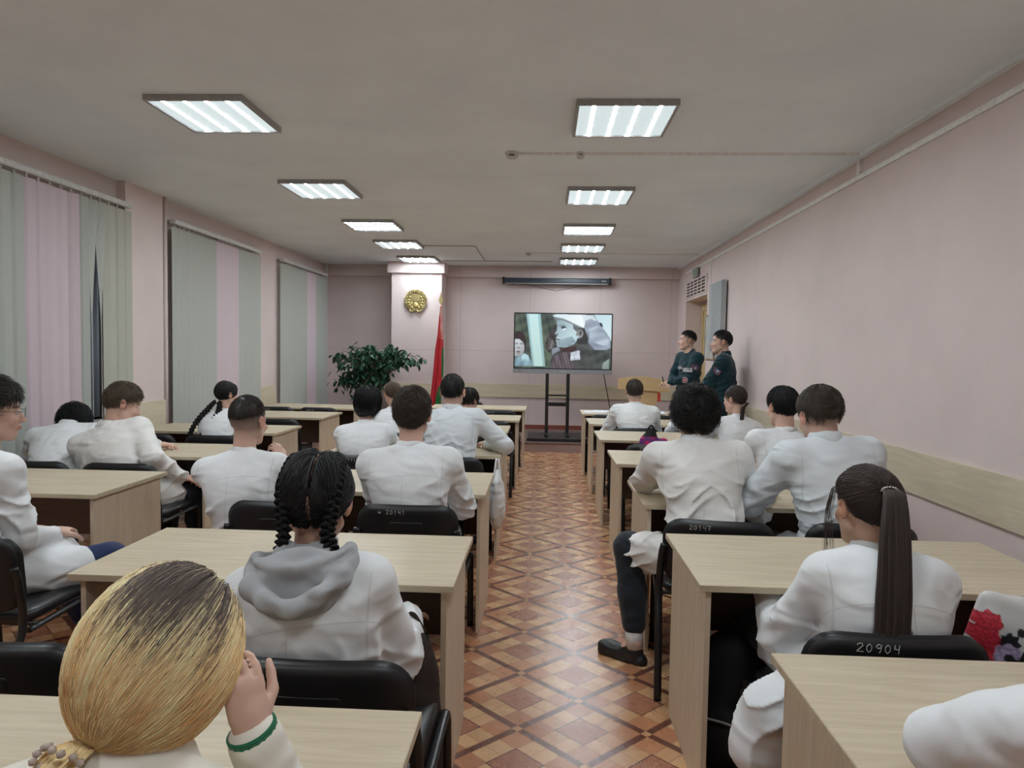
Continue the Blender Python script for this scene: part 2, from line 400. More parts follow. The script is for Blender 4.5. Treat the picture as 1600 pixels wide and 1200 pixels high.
for i, (x_, y_) in enumerate(LT):
    t = thing('ceiling_light', LLAB[i], 'ceiling light', (x_, y_, ZC), 0, 'square ceiling light panels')
    bm = bmesh.new(); s = .30
    for b in ((-s, s, -s, -s+.018), (-s, s, s-.018, s), (-s, -s+.018, -s+.018, s-.018), (s-.018, s, -s+.018, s-.018)): box(bm, b[0], b[1], b[2], b[3], -.035, 0)
    part('frame', bm, M_lf, t)
    part('diffuser', BX(-s+.019, s-.019, -s+.019, s-.019, -.028, -.004), M_pan, t)
    for k in range(4):
        q = -.195+.13*k
        b = BX(q-.011, q+.011, -s+.022, s-.022, -.0293, -.0286) if i not in (2, 7) else BX(-s+.022, s-.022, q-.011, q+.011, -.0293, -.0286)
        part('led_strip', b, M_strip, t)
# door, grille, exit sign, panel, poster
t = bpy.data.objects.new('door_1', None); C.objects.link(t); t.location = (XR+.27, 10.55, .142); t['kind'] = 'structure'
M_door = wood('yellow_door', (.62,.49,.27), (.55,.42,.22), .5, 'z')
bm = bmesh.new(); box(bm, -.02, .03, -.70, .70, 2.06, 2.16); box(bm, -.02, .03, -.70, -.62, 0, 2.06); box(bm, -.02, .03, .62, .70, 0, 2.06); part('door_frame', bm, M_door, t)
part('door_leaf', BX(.0, .03, -.62, .62, 0, 2.06), M_door, t); bm = bmesh.new(); tube(bm, [(0, .5, .95), (-.05, .5, .95), (-.05, .4, .95)], .009); part('door_handle', bm, M_grey, t)
bm = bmesh.new(); box(bm, XR+.30, XR+.42, 9.7, 11.4, -.12, 2.6); struct('trim_10', bm, M_wall)
t = thing('ventilation_grille', 'pink slotted ventilation grille above the door niche on the right wall', 'vent', (XR, 10.57, 2.40))
bm = bmesh.new(); box(bm, -.014, 0, -.72, .72, 0, .26); part('plate', bm, M_wall, t)
for r in range(5):
    for c in range(5):
        part('slot', BX(-.0165, -.013, -.62+c*.255, -.62+c*.255+.19, (.018+r*.047), (.018+r*.047)+.027), M_blackpl, t)
t = thing('exit_sign', 'small green and white exit sign high on the right wall', 'sign', (XR, 10.45, 2.66)); 
bm = bmesh.new(); box(bm, -.05, -.02, -.11, .16, -.0, .14); part('casing', bm, M_grey, t); t.location.z = 2.665
part('sign_face', BX(-.0525, -.05, -.085, .135, .02, .12), simple('pale_green_sign', (.22,.33,.27), .5), t)
part('wall_bracket', BX(-.02, 0, -.02, .06, .03, .11), M_blackpl, t)
t = thing('electric_cabinet', 'tall pale grey metal cabinet on the right wall above the rear officer', 'cabinet', (XR, 9.06, 1.55))
part('body', BX(-.075, -.02, -.34, .34, 0, .90, bevel=.004), simple('pale_grey_metal', (.40,.43,.44), .45), t); part('door_panel', BX(-.083, -.0755, -.335, .18, .01, .89), simple('grey_metal', (.33,.36,.37), .4), t); part('wall_spacer', BX(-.02, 0, -.30, .30, .04, .86), M_blackpl, t)
t = thing('wall_poster', 'framed pale notice under glass on the right wall beside the door', 'poster', (XR, 9.585, 1.43))
bm = bmesh.new()
for b in ((-.27, .27, 0, .02), (-.27, .27, .61, .63), (-.27, -.25, .02, .61), (.25, .27, .02, .61)): box(bm, -.02, 0, *b)
part('frame', bm, M_edge, t)
M = Mat('poster_print', (.5,.5,.5), .25); co, _ = M.coord(); M.color(M.ramp(M.noise(co, 4, 3), [(.35, (.38,.44,.42)), (.55, (.55,.56,.52)), (.7, (.46,.48,.55))])); part('print', BX(-.012, -.002, -.25, .25, .02, .61), M.m, t)

# ------------------------------------------------------------------ desks
def make_desk(label, x, y0, y1, rz=0, wd=1.27):
    """x = left end, y0 near edge, y1 far edge"""
    d = y1-y0; t = thing('desk', label, 'desk', (x+wd/2, (y0+y1)/2, 0), rz, 'rows of pale oak classroom desks')
    h = wd/2; bm = bmesh.new(); box(bm, -h, h, -d/2, d/2, .728, .75)
    part('tabletop', bm, M_oak, t, bevel=.0015)
    for s in (-1, 1):
        xx = s*(h-.035); part('side_panel', BX(xx-.009, xx+.009, -d/2+.03, d/2-.03, 0, .7275, bevel=.001), M_oakv, t)
    part('modesty_panel', BX(-h+.0445, h-.0445, d/2-.14, d/2-.122, .40, .7275), M_dark, t)
    return t
LBL = {}
DESKS = [
 ('nearest desk in the aisle-left column, blonde student leaning over it', -1.51, .74, 1.365, .0),
 ('second desk in the aisle-left column, in front of the girl in the grey hood', -1.545, 2.11, 2.70, .0),
 ('third desk in the aisle-left column, short-haired boys seated at it', -1.565, 3.49, 4.14, .0),
 ('fourth desk in the aisle-left column, bob-haired student and tall boy at it', -1.565, 4.80, 5.41, .0),
 ('fifth desk in the aisle-left column, before the girl with the bun', -1.60, 6.20, 6.82, .0),
 ('sixth desk in the aisle-left column, empty with one chair tucked behind it', -1.53, 7.33, 7.95, .0),
 ('farthest desk in the aisle-left column, empty, nearest the stage', -1.50, 8.72, 9.35, .0),
 ('desk by the left wall nearest the camera, boy in glasses at its corner', -3.50, 3.25, 3.91, .0),
 ('second desk by the left wall, slumped student resting on it', -3.54, 4.45, 5.09, .0),
 ('third desk by the left wall, girl with two long braids at it', -3.60, 5.79, 6.42, .0),
 ('fourth desk by the left wall, empty, between two rows of empty chairs', -3.64, 7.15, 7.88, .0),
 ('farthest desk by the left wall, empty, below the plant', -3.60, 8.33, 8.96, .0),
 ('nearest desk on the right, bare top with a white sleeve resting on it', .585, 1.06, 1.71, .0),
 ('second desk on the right, in front of the girl with the long ponytail', .52, 2.20, 2.835, .0),
 ('third desk on the right, two boys in creased coats leaning on it', .505, 3.36, 4.02, .0),
 ('fourth desk on the right, black-haired boy at its wall end', .50, 4.59, 5.25, .0),
 ('fifth desk on the right, small ponytail girl at its wall end', .49, 5.85, 6.55, .0),
 ('sixth desk on the right, boy alone at it facing the lectern', .49, 7.15, 7.80, .0),
 ('farthest desk on the right, papers lying on it near the officers', .475, 8.28, 8.93, .0)]
for d in DESKS: make_desk(d[0], d[1], d[2], d[3], d[4])

# ------------------------------------------------------------------ chairs
def back_shape(bm, W, z0, z1, th, y0, curve, tilt, grow=0.0, rr=.085):
    """rounded padded panel, convex edges; x across, z up"""
    nx, nz = 20, 12; ol = []
    def pos(u, v, side):
        # superellipse-ish mapping of the square onto a rounded rectangle
        x = u*(W/2); z = v*(z1-z0)/2
        hx, hz = W/2, (z1-z0)/2; ax, az = abs(x), abs(z)
        if ax > hx-rr and az > hz-rr:
            dx, dz = (ax-(hx-rr))/rr, (az-(hz-rr))/rr; mx_ = max(dx, dz); L = math.hypot(dx, dz)
            if L > 1e-6:
                k = mx_/L; x = math.copysign((hx-rr)+dx*k*rr, x); z = math.copysign((hz-rr)+dz*k*rr, z)
        e = max(abs(u), abs(v)); t = th/2*(1-max(0, (e-.82)/.18)**2.2*.95)
        y = y0 - curve*(x/(W/2))**2*-1 + side*t - tilt*(z+hz)
        return (x, y, z+(z0+z1)/2)
    G = {}
    for s in (-1, 1):
        for i in range(nx+1):
            for j in range(nz+1):
                G[s, i, j] = bm.verts.new(pos(2*i/nx-1, 2*j/nz-1, s))
    for i in range(nx):
        for j in range(nz):
            bm.faces.new((G[-1,i,j], G[-1,i+1,j], G[-1,i+1,j+1], G[-1,i,j+1])); bm.faces.new((G[1,i,j], G[1,i,j+1], G[1,i+1,j+1], G[1,i+1,j]))
    ed = [(i, 0) for i in range(nx)]+[(nx, j) for j in range(nz)]+[(i, nz) for i in range(nx, 0, -1)]+[(0, j) for j in range(nz, 0, -1)]
    for k in range(len(ed)):
        a, b = ed[k], ed[(k+1) % len(ed)]; bm.faces.new((G[-1,a[0],a[1]], G[1,a[0],a[1]], G[1,b[0],b[1]], G[-1,b[0],b[1]]))
    bmesh.ops.recalc_face_normals(bm, faces=bm.faces)
def make_chair(label):
    t = thing('stacking_chair', label, 'chair', (0,0,0), 0, 'black padded stacking chairs')
    bm = bmesh.new(); back_shape(bm, .48, .475, .775, .030, .022, .028, .10); b = part('backrest', bm, M_black, t, smooth=True)
    bm = bmesh.new(); back_shape(bm, .475, .480, .772, .016, -.002, .028, .10, rr=.08)
    sh = part('back_shell', bm, M_blackpl, b, smooth=True)
    bm = bmesh.new(); back_shape(bm, .17, .655, .70, .014, -.022, .002, .10, rr=.018); part('handle_ridge', bm, M_blackpl, b, smooth=True)
    bm = bmesh.new(); bmo = rrect(-.235, .235, .05, .475, .07)
    n = len(bmo); lay = []
    for z, s in ((.415, .93), (.43, 1), (.450, 1), (.462, .95), (.468, .80)):
        lay.append([bm.verts.new((x*s, .26+(y-.26)*s, z)) for x, y in bmo])
    for a, c in zip(lay, lay[1:]):
        for k in range(n): bm.faces.new((a[k], a[(k+1) % n], c[(k+1) % n], c[k]))
    bm.faces.new(lay[0][::-1]); bm.faces.new(lay[-1]); part('seat', bm, M_black, t, smooth=True)
    for s in (-1, 1):
        x = s*.252
        bm = bmesh.new(); tube(bm, smooth_path([(x, -.115, 0), (x, -.045, .30), (x, .005, .44), (x*.97, -.004, .60), (x*.93, -.012, .66)]), .0165, 12, ell=.6, up=(0,1,0)); part('leg', bm, M_tube, t, smooth=True)
        bm = bmesh.new(); tube(bm, smooth_path([(x, .03, .405), (x, .40, .415), (x, .455, .40), (x, .475, .34), (x, .50, 0)]), .0165, 12, ell=.6, up=(0,1,0)); part('leg', bm, M_tube, t, smooth=True)
    bm = bmesh.new()
    for y in (.10, .40): tube(bm, [(-.25, y, .405), (.25, y, .405)], .011, 8)
    for x in (-.15, .15): tube(bm, [(x, .10, .405), (x, .40, .405)], .011, 8)
    part('seat_frame', bm, M_tube, t, smooth=True)
    return t
DIG = {'2': [[(0,.8),(.2,1),(.5,1),(.6,.75),(.3,.4),(0,.05),(.7,.05)]], '0': [[(.3,1),(.05,.7),(.05,.3),(.3,0),(.55,.3),(.55,.7),(.3,1)]],
       '9': [[(.55,.9),(.25,1),(.05,.75),(.25,.5),(.55,.65),(.6,.9),(.55,.3),(.4,0)]], '4': [[(.1,1),(.05,.55),(.55,.5)],[(.55,1),(.5,0)]],
       '7': [[(0,1),(.6,1),(.25,0)],[(.1,.5),(.5,.5)]], '1': [[(.1,.75),(.35,1),(.3,0)]], 'w': [[(0,.6),(.1,.05),(.3,.45),(.5,.05),(.65,.6)]], '8': [[(.3,.5),(.05,.75),(.3,1),(.55,.75),(.3,.5),(.05,.25),(.3,0),(.55,.25),(.3,.5)]],
       '6': [[(.5,1),(.15,.7),(.05,.3),(.3,0),(.55,.25),(.3,.5),(.08,.35)]], '5': [[(.6,1),(.1,1),(.1,.6),(.45,.55),(.55,.25),(.3,0),(.05,.1)]], ' ': []}
def number(chair, text, x0=-.13, z0=.735, s=.022, slope=-.02):
    bm = bmesh.new(); x = x0
    for ch in text:
        for st in DIG.get(ch, []):
            pts = []
            for u, v in st:
                X = x+u*s; Z = z0+v*s+slope*(x-x0)*.3; y = -.002+.028*(X/.24)**2-.10*(Z-.48)-.0085
                pts.append((X, y, Z))
            for a, b in zip(pts, pts[1:]): tube(bm, [a, b], .0011, 5)
        x += s*.95
    part('painted_number', bm, M_chalk, chair)
CH = [ # label, x, y(back plane), rz, number
 ('chair under the ponytail girl at lower right, 20904 written on its back', .945, 1.80, 0, '20904'),
 ('chair at the right frame edge beside the floral bag', 1.52, 1.82, .06, None),
 ('chair behind the curly-haired boy, its back over the second right desk', .78, 2.98, -.12, '20147'),
 ('chair behind the boy with the belted coat on the right', 1.40, 2.99, 0, None),
 ('chair under the girl with the grey hood', -.53, 1.53, 0, None),
 ('empty chair at the lower left frame edge beside the blonde student', -1.35, 1.56, 0, None),
 ('chair under the brown-haired boy in the middle, 2014 written on its back', -.63, 3.12, 0, 'w 20141'),
 ('chair under the boy with the faded haircut and hand on his chin', -1.25, 3.12, 0, None),
 ('chair under the student with the black bob', -1.23, 4.56, 0, '20171'),
 ('chair under the tall dark-haired boy at the fourth aisle-left desk', -.64, 4.56, 0, None),
 ('chair under the boy in the wrinkled coat by the left wall, who looks down', -2.60, 4.02, 0, None),
 ('chair under the student slumped on the desk by the left wall', -3.16, 4.02, 0, None),
 ('empty chair tucked behind the sixth aisle-left desk, at its aisle end', -.575, 7.00, 0, None),
 ('empty chair behind the farthest aisle-left desk, marked with chalk', -.56, 8.30, 0, '20165'),
 ('empty chair on the far side of the farthest aisle-left desk', -1.10, 9.68, 0, None),
 ('chair under the girl with two long braids by the left wall', -2.70, 5.40, 0, None),
 ('empty chair beside the girl with long braids, nearer the left wall', -3.26, 5.40, 0, None),
 ('empty chair behind the fourth desk by the left wall', -2.72, 6.76, 0, None),
 ('empty chair behind the farthest left-wall desk, the one nearer the aisle', -2.76, 8.16, 0, '20164'),
 ('empty chair behind the farthest left-wall desk, the one nearer the blinds', -3.30, 8.16, 0, '20189'),
 ('chair under the black-haired boy by the right wall', 1.44, 4.16, 0, None),
 ('chair under the boy sitting alone before the lectern', .90, 6.63, 0, None),
 ('empty chair at the farthest right desk, the one nearer the aisle', .80, 8.03, 0, None),
 ('empty chair at the farthest right desk, the one nearer the wall', 1.42, 8.03, 0, None),
 ('chair behind the fourth right desk with a pink and purple bag on it', .90, 5.44, 0, '20174'),
 ('chair under the small girl with the low ponytail on the right', 1.45, 5.44, 0, None),
 ('chair under the student half hidden behind the curly-haired boy', 1.50, 6.63, 0, None),
 ('chair under the boy with glasses at the left frame edge', -2.20, 2.42, 0, None),
 ('chair under the girl with the bun', -1.28, 5.84, 0, None),
 ('chair under the dark-haired student at the aisle end of the fifth aisle-left desk', -.70, 5.84, 0, None)]
proto = make_chair(CH[0][0]); CHAIRS = []
for i, (lab, x, y, rz, num) in enumerate(CH):
    if i == 0: c = proto; c.location = (x, y, 0)
    else: c = dup(proto, (x, y, 0), rz, lab)
    CHAIRS.append((c, num))
for c, num in CHAIRS:
    if num: number(c, num, s=.020 if num != '20904' else .024, x0=-.13 if num != '20904' else -.12)

# ------------------------------------------------------------------ signed-distance modelling of bodies and clothes
def npv(*a): return np.array(a, dtype=np.float64)
class Field:
    """a box of samples; shapes are blended in with smooth minima, then surfaced with surface nets"""
    def __init__(s, lo, hi, h):
        s.lo = np.array(lo, float); s.h = h; n = np.ceil((np.array(hi)-s.lo)/h).astype(int)+1
        s.n = n; s.ax = [s.lo[i]+h*np.arange(n[i]) for i in range(3)]
        s.F = np.full(n, .15, np.float32)
    def _sub(s, lo, hi, m):
        i0 = np.clip(np.floor((np.array(lo)-m-s.lo)/s.h).astype(int), 0, s.n-1); i1 = np.clip(np.ceil((np.array(hi)+m-s.lo)/s.h).astype(int)+1, 1, s.n)
        sl = tuple(slice(a, max(b, a)) for a, b in zip(i0, i1))
        g = [s.ax[i][sl[i]].astype(np.float32) for i in range(3)]
        return sl, g[0][:, None, None], g[1][None, :, None], g[2][None, None, :]
    def _put(s, sl, d, k, cut=False):
        A = s.F[sl]
        if A.size == 0: return
        if cut:
            d = -d
            if k > 0: h = np.maximum(k-np.abs(A-d), 0)/k; s.F[sl] = np.maximum(A, d)+h*h*k*.25
            else: s.F[sl] = np.maximum(A, d)
        elif k > 0: h = np.maximum(k-np.abs(A-d), 0)/k; s.F[sl] = np.minimum(A, d)-h*h*k*.25
        else: s.F[sl] = np.minimum(A, d)
    def cone(s, a, b, ra, rb=None, k=.02, cut=False):
        rb = ra if rb is None else rb; a = np.array(a, float); b = np.array(b, float); R = max(ra, rb)
        sl, X, Y, Z = s._sub(np.minimum(a, b)-R, np.maximum(a, b)+R, k+3*s.h+.01)
        ab = b-a; L = max(ab@ab, 1e-9)
        t = np.clip(((X-a[0])*ab[0]+(Y-a[1])*ab[1]+(Z-a[2])*ab[2])/L, 0, 1)
        d = np.sqrt((X-a[0]-t*ab[0])**2+(Y-a[1]-t*ab[1])**2+(Z-a[2]-t*ab[2])**2)-(ra+t*(rb-ra))
        s._put(sl, d, k, cut)
    def chain(s, pts, rs, k=.02):
        for i in range(len(pts)-1): s.cone(pts[i], pts[i+1], rs[i], rs[i+1], k)
    def ell(s, c, r, R=None, k=.02, cut=False):
        c = np.array(c, float); r = np.array(r, float); R = np.eye(3) if R is None else R   # columns of R = axes
        e = np.abs(R)@r
        sl, X, Y, Z = s._sub(c-e, c+e, k+3*s.h+.01)
        q = [((X-c[0])*R[0, i]+(Y-c[1])*R[1, i]+(Z-c[2])*R[2, i]) for i in range(3)]
        k0 = np.sqrt(sum((q[i]/r[i])**2 for i in range(3)))+1e-6; k1 = np.sqrt(sum((q[i]/r[i]**2)**2 for i in range(3)))+1e-6
        s._put(sl, k0*(k0-1)/k1, k, cut)
    def grid(s): return np.meshgrid(*[a.astype(np.float32) for a in s.ax], indexing='ij', sparse=True)
    def mesh(s):
        F = s.F; F[0] = F[-1] = .1; F[:, 0] = F[:, -1] = .1; F[:, :, 0] = F[:, :, -1] = .1
        I = F < 0; nx, ny, nz = F.shape
        cnt = np.zeros((nx-1, ny-1, nz-1), np.int8)
        for a in (0, 1):
            for b in (0, 1):
                for c in (0, 1): cnt += I[a:nx-1+a, b:ny-1+b, c:nz-1+c]
        cells = np.argwhere((cnt > 0) & (cnt < 8)); N = len(cells)
        idx = -np.ones((nx-1, ny-1, nz-1), np.int64); idx[tuple(cells.T)] = np.arange(N)
        acc = np.zeros((N, 3)); num = np.zeros(N)
        co = [(a, b, c) for a in (0, 1) for b in (0, 1) for c in (0, 1)]
        vals = {o: F[cells[:, 0]+o[0], cells[:, 1]+o[1], cells[:, 2]+o[2]].astype(float) for o in co}
        for o in co:
            for ax in range(3):
                if o[ax]: continue
                p = list(o); p[ax] = 1; p = tuple(p); f0, f1 = vals[o], vals[p]; m_ = (f0 < 0) != (f1 < 0)
                t = np.where(m_, f0/np.where(m_, f0-f1, 1), 0); pos = np.tile(np.array(o, float), (N, 1)); pos[:, ax] = t
                acc += pos*m_[:, None]; num += m_
        v = s.lo+(cells+acc/num[:, None])*s.h
        Q = []
        for ax in range(3):
            sl0 = [slice(None)]*3; sl1 = [slice(None)]*3; sl0[ax] = slice(0, -1); sl1[ax] = slice(1, None)
            A, B = I[tuple(sl0)], I[tuple(sl1)]; e = np.argwhere(A != B)
            u, w_ = [(1, 2), (2, 0), (0, 1)][ax]
            e = e[(e[:, u] > 0) & (e[:, w_] > 0)]; ins = A[tuple(e.T)]
            def cell(du, dw):
                q = e.copy(); q[:, u] -= du; q[:, w_] -= dw; return idx[tuple(q.T)]
            q = np.stack([cell(0, 0), cell(1, 0), cell(1, 1), cell(0, 1)], 1)
            q[~ins] = q[~ins][:, ::-1]; Q.append(q)
        return v, np.concatenate(Q)
def mesh_obj(name, v, q, mat, parent=None, smooth=True, col=None, uv=None):
    me = bpy.data.meshes.new(name); me.vertices.add(len(v)); me.vertices.foreach_set('co', np.ascontiguousarray(v, np.float32).ravel())
    n, k = q.shape; me.loops.add(n*k); me.loops.foreach_set('vertex_index', q.astype(np.int32).ravel())
    me.polygons.add(n); me.polygons.foreach_set('loop_start', np.arange(0, n*k, k, dtype=np.int32))
    try: me.polygons.foreach_set('loop_total', np.full(n, k, np.int32))
    except Exception: pass
    if smooth: me.polygons.foreach_set('use_smooth', np.ones(n, bool))
    if col is not None:
        at = me.attributes.new('Col', 'FLOAT_COLOR', 'POINT'); c4 = np.ones((len(v), 4), np.float32); c4[:, :3] = col; at.data.foreach_set('color', c4.ravel())
    if uv is not None:
        at = me.attributes.new('seam', 'FLOAT_VECTOR', 'POINT'); at.data.foreach_set('vector', np.ascontiguousarray(uv, np.float32).ravel())
    me.update(calc_edges=True); me.validate()
    me.materials.append(mat); o = bpy.data.objects.new(name, me); C.objects.link(o)
    if parent is not None: o.parent = parent
    return o
def relax(v, q, n=1, f=.5):
    for _ in range(n):
        acc = np.zeros_like(v); c = np.zeros(len(v))
        for a, b in ((0, 1), (1, 2), (2, 3), (3, 0)):
            np.add.at(acc, q[:, a], v[q[:, b]]); np.add.at(c, q[:, a], 1); np.add.at(acc, q[:, b], v[q[:, a]]); np.add.at(c, q[:, b], 1)
        v = v*(1-f)+f*acc/np.maximum(c, 1)[:, None]
    return v
def rotm(yaw=0, pitch=0, roll=0):
    """local (x right, y forward, z up) to world; yaw left, pitch = chin down, roll = top of head to the right; degrees"""
    a, b, c = map(math.radians, (yaw, -pitch, roll))
    Rz = npv([math.cos(a), -math.sin(a), 0], [math.sin(a), math.cos(a), 0], [0, 0, 1])
    Rx = npv([1, 0, 0], [0, math.cos(b), -math.sin(b)], [0, math.sin(b), math.cos(b)])
    Ry = npv([math.cos(c), 0, math.sin(c)], [0, 1, 0], [-math.sin(c), 0, math.cos(c)])
    return Rz@Rx@Ry
def unit(v): v = np.array(v, float); return v/max(np.linalg.norm(v), 1e-9)

# ------------------------------------------------------------------ skin, hair and cloth materials
def attr_mat(name, rough, spec, sss=0.0, bump=None, hair=False):
    M = Mat(name, (.5,.5,.5), rough, spec); a = M.new('ShaderNodeAttribute'); a.attribute_name = 'Col'
    co, _ = M.coord(); n = M.noise(co, 90 if not hair else 30, 3)
    c = M.mix(n*.35, a.outputs['Color'], M.mix(1.0, a.outputs['Color'], (0,0,0))) if False else a.outputs['Color']
    M.color(c)
    if sss: M.b.inputs['Subsurface Weight'].default_value = sss; M.b.inputs['Subsurface Radius'].default_value = (.012, .005, .003)
    if bump: M.bump(n, bump, .0015)
    return M.m
M_skin = attr_mat('skin', .5, .4, 0.0, .12)
M_hair = attr_mat('hair_strands', .50, .35, hair=True)
def cloth_mat(name, c, seams=True, yoke=-.17, weave=420, amp=.05, shine=.2, crease=2.4):
    M = Mat(name, c, .82, shine); co, _ = M.coord(); n = M.noise(co, 7, 4); wv = M.noise(co, weave, 2)
    base = M.ramp(n, [(.3, tuple(v*(1-amp) for v in c)), (.7, tuple(min(1, v*(1+amp*.4)) for v in c))])
    M.b.inputs['Sheen Weight'].default_value = .15
    rn = M.new('ShaderNodeTexNoise'); rn.noise_type = 'RIDGED_MULTIFRACTAL'; rn.inputs['Scale'].default_value = 5.5; rn.inputs['Detail'].default_value = 1.6; rn.inputs['Distortion'].default_value = .7
    M.link(M.scale(co, (1, .8, 2.1)), rn.inputs['Vector']); w2 = V(M.nt, rn.outputs['Fac'])
    h = wv*.02 + w2*crease
    if seams:
        a = M.new('ShaderNodeAttribute'); a.attribute_name = 'seam'; sp = M.new('ShaderNodeSeparateXYZ'); M.link(a.outputs['Vector'], sp.inputs[0])
        sx, sy, sz = [V(M.nt, sp.outputs[i]) for i in range(3)]
        back = sy.lt(.02); torso = sx.abs().lt(.24)
        cs = sx.abs().lt(.0022) * sz.lt(yoke) * back; ys = (sz-yoke).abs().lt(.0022) * back * torso
        arm_s = (sx.abs()-.178).abs().lt(.0024) * (sz+.0).lt(-.05)
        ln = cs.mx(ys).mx(arm_s)
        base = M.mix(ln*.30, base, tuple(v*.6 for v in c)); h = h - ln*.25
    M.color(base); M.bump(h, .75, .016); return M.m
M_coatA = cloth_mat('white_coat_cotton', (.74,.755,.765)); M_coatB = cloth_mat('cool_white_coat_cotton', (.68,.72,.75), yoke=-.40); M_coatC = cloth_mat('warm_white_coat_cotton', (.73,.715,.69), yoke=-.3)
M_fleece = cloth_mat('cream_fleece', (.80,.77,.68), False, weave=150); M_hood = cloth_mat('heather_grey_jersey', (.36,.37,.38), False, weave=600, amp=.12)
M_teal = cloth_mat('dark_teal_uniform_cloth', (.008,.034,.045), False, weave=500, amp=.1); M_teal2 = M_teal
M_navy = cloth_mat('navy_trousers', (.018,.030,.085), False); M_blk = cloth_mat('black_trousers', (.017,.021,.028), False); M_knit = cloth_mat('green_ribbed_knit', (.02,.16,.08), False, weave=200)
M_shoe = simple('black_shoe_leather', (.015,.015,.017), .38); M_shoew = simple('white_shoe_leather', (.6,.58,.55), .5); M_sock = simple('white_sock', (.7,.7,.7), .9)
M_collar = cloth_mat('collar_cloth', (.74,.755,.76), False); M_gcol = cloth_mat('grey_knit_collar', (.46,.46,.44), False, weave=300)

# ------------------------------------------------------------------ head
HC = npv(0, -.012, .030); HR = npv(.077, .097, .089)
def add_head(f, c, R, s, k=.012, skip_neck=False):
    P = lambda x, y, z: c+R@(npv(x, y, z)*s)
    f.ell(P(*HC), HR*s, R, k)
    f.ell(P(0, .026, -.035), npv(.060, .064, .080)*s, R, k)
    f.ell(P(0, .062, -.094), npv(.026, .024, .022)*s, R, .02*s)
    for q in (-1, 1):
        f.cone(P(q*.054, .0, -.055), P(q*.018, .062, -.098), .018*s, .016*s, .02*s)
        f.ell(P(q*.036, .062, -.030), npv(.024, .020, .022)*s, R, .015*s)
        f.ell(P(q*.031, .096, .003), npv(.016, .012, .010)*s, R, .008*s, cut=True)
        f.ell(P(q*.031, .078, .002), npv(.0125, .0125, .0125)*s, R, .003*s)
    f.ell(P(0, .079, .020), npv(.044, .012, .009)*s, R, .012*s)
    f.cone(P(0, .086, .004), P(0, .105, -.033), .006*s, .0105*s, .010*s)
    for q in (-1, 1): f.ell(P(q*.0105, .097, -.038), npv(.0075, .009, .007)*s, R, .006*s)
    f.ell(P(0, .091, -.058), npv(.022, .009, .0055)*s, R, .006*s); f.ell(P(0, .090, -.068), npv(.019, .010, .006)*s, R, .006*s)
    for q in (-1, 1):
        Re = R@rotm(-q*18, -8, q*8)
        f.ell(P(q*.082, -.012, -.004), npv(.009, .019, .033)*s, Re, .006*s)
        f.ell(P(q*.091, -.010, -.000), npv(.007, .011, .020)*s, Re, .003*s, cut=True)
        f.ell(P(q*.086, -.004, -.012), npv(.005, .006, .008)*s, Re, .004*s)
def head_colors(v, col, c, R, s, skin, lips=(.42,.16,.13), brow=None, stub=None):
    p = ((v-c)@R)/s; x, y, z = p.T; ax = np.abs(x)
    near = (np.abs(p) < npv(.12, .13, .15)).all(1)
    def blend(m, cc): col[:] = col*(1-m[:, None])+np.array(cc)*m[:, None]
    g = lambda d, w_: np.clip(1-d/w_, 0, 1)
    blend(near*.35*g(np.sqrt(((ax-.042)/.022)**2+((y-.07)/.03)**2+((z+.035)/.022)**2), 1.6), (skin[0]*1.05, skin[1]*.72, skin[2]*.68))
    blend(near*.55*((ax > .078) & (np.abs(y+.012) < .03) & (z > -.045) & (z < .04)), (skin[0]*1.0, skin[1]*.66, skin[2]*.60))
    blend(near*(y > .07)*np.clip(1.4-np.sqrt((x/.022)**2+((z+.063)/.010)**2), 0, 1)*.8, lips)
    if brow is not None: blend(near*(y > .06)*np.clip(1.6-np.sqrt(((ax-.032)/.020)**2+((z-.023-.1*(.03-ax))/.0045)**2), 0, 1)*.85, brow)
    e = np.sqrt((ax-.031)**2+(y-.078)**2+(z-.002)**2)
    m_ = near & (e < .0145) & (y > .080); col[m_] = (.62, .60, .58)
    m_ = near & (np.sqrt((ax-.031)**2+(z-.002)**2) < .0055) & (y > .083); col[m_] = (.03, .02, .015)
    if stub is not None:
        sc_, z0, z1, st = stub
        fac = np.clip((z-z0)/(z1-z0), 0, 1)*st*(y < .055)*near*(((y < .02) | (z > .03)) & ~((ax > .0795) & (z < .03)))
        blend(fac, sc_)

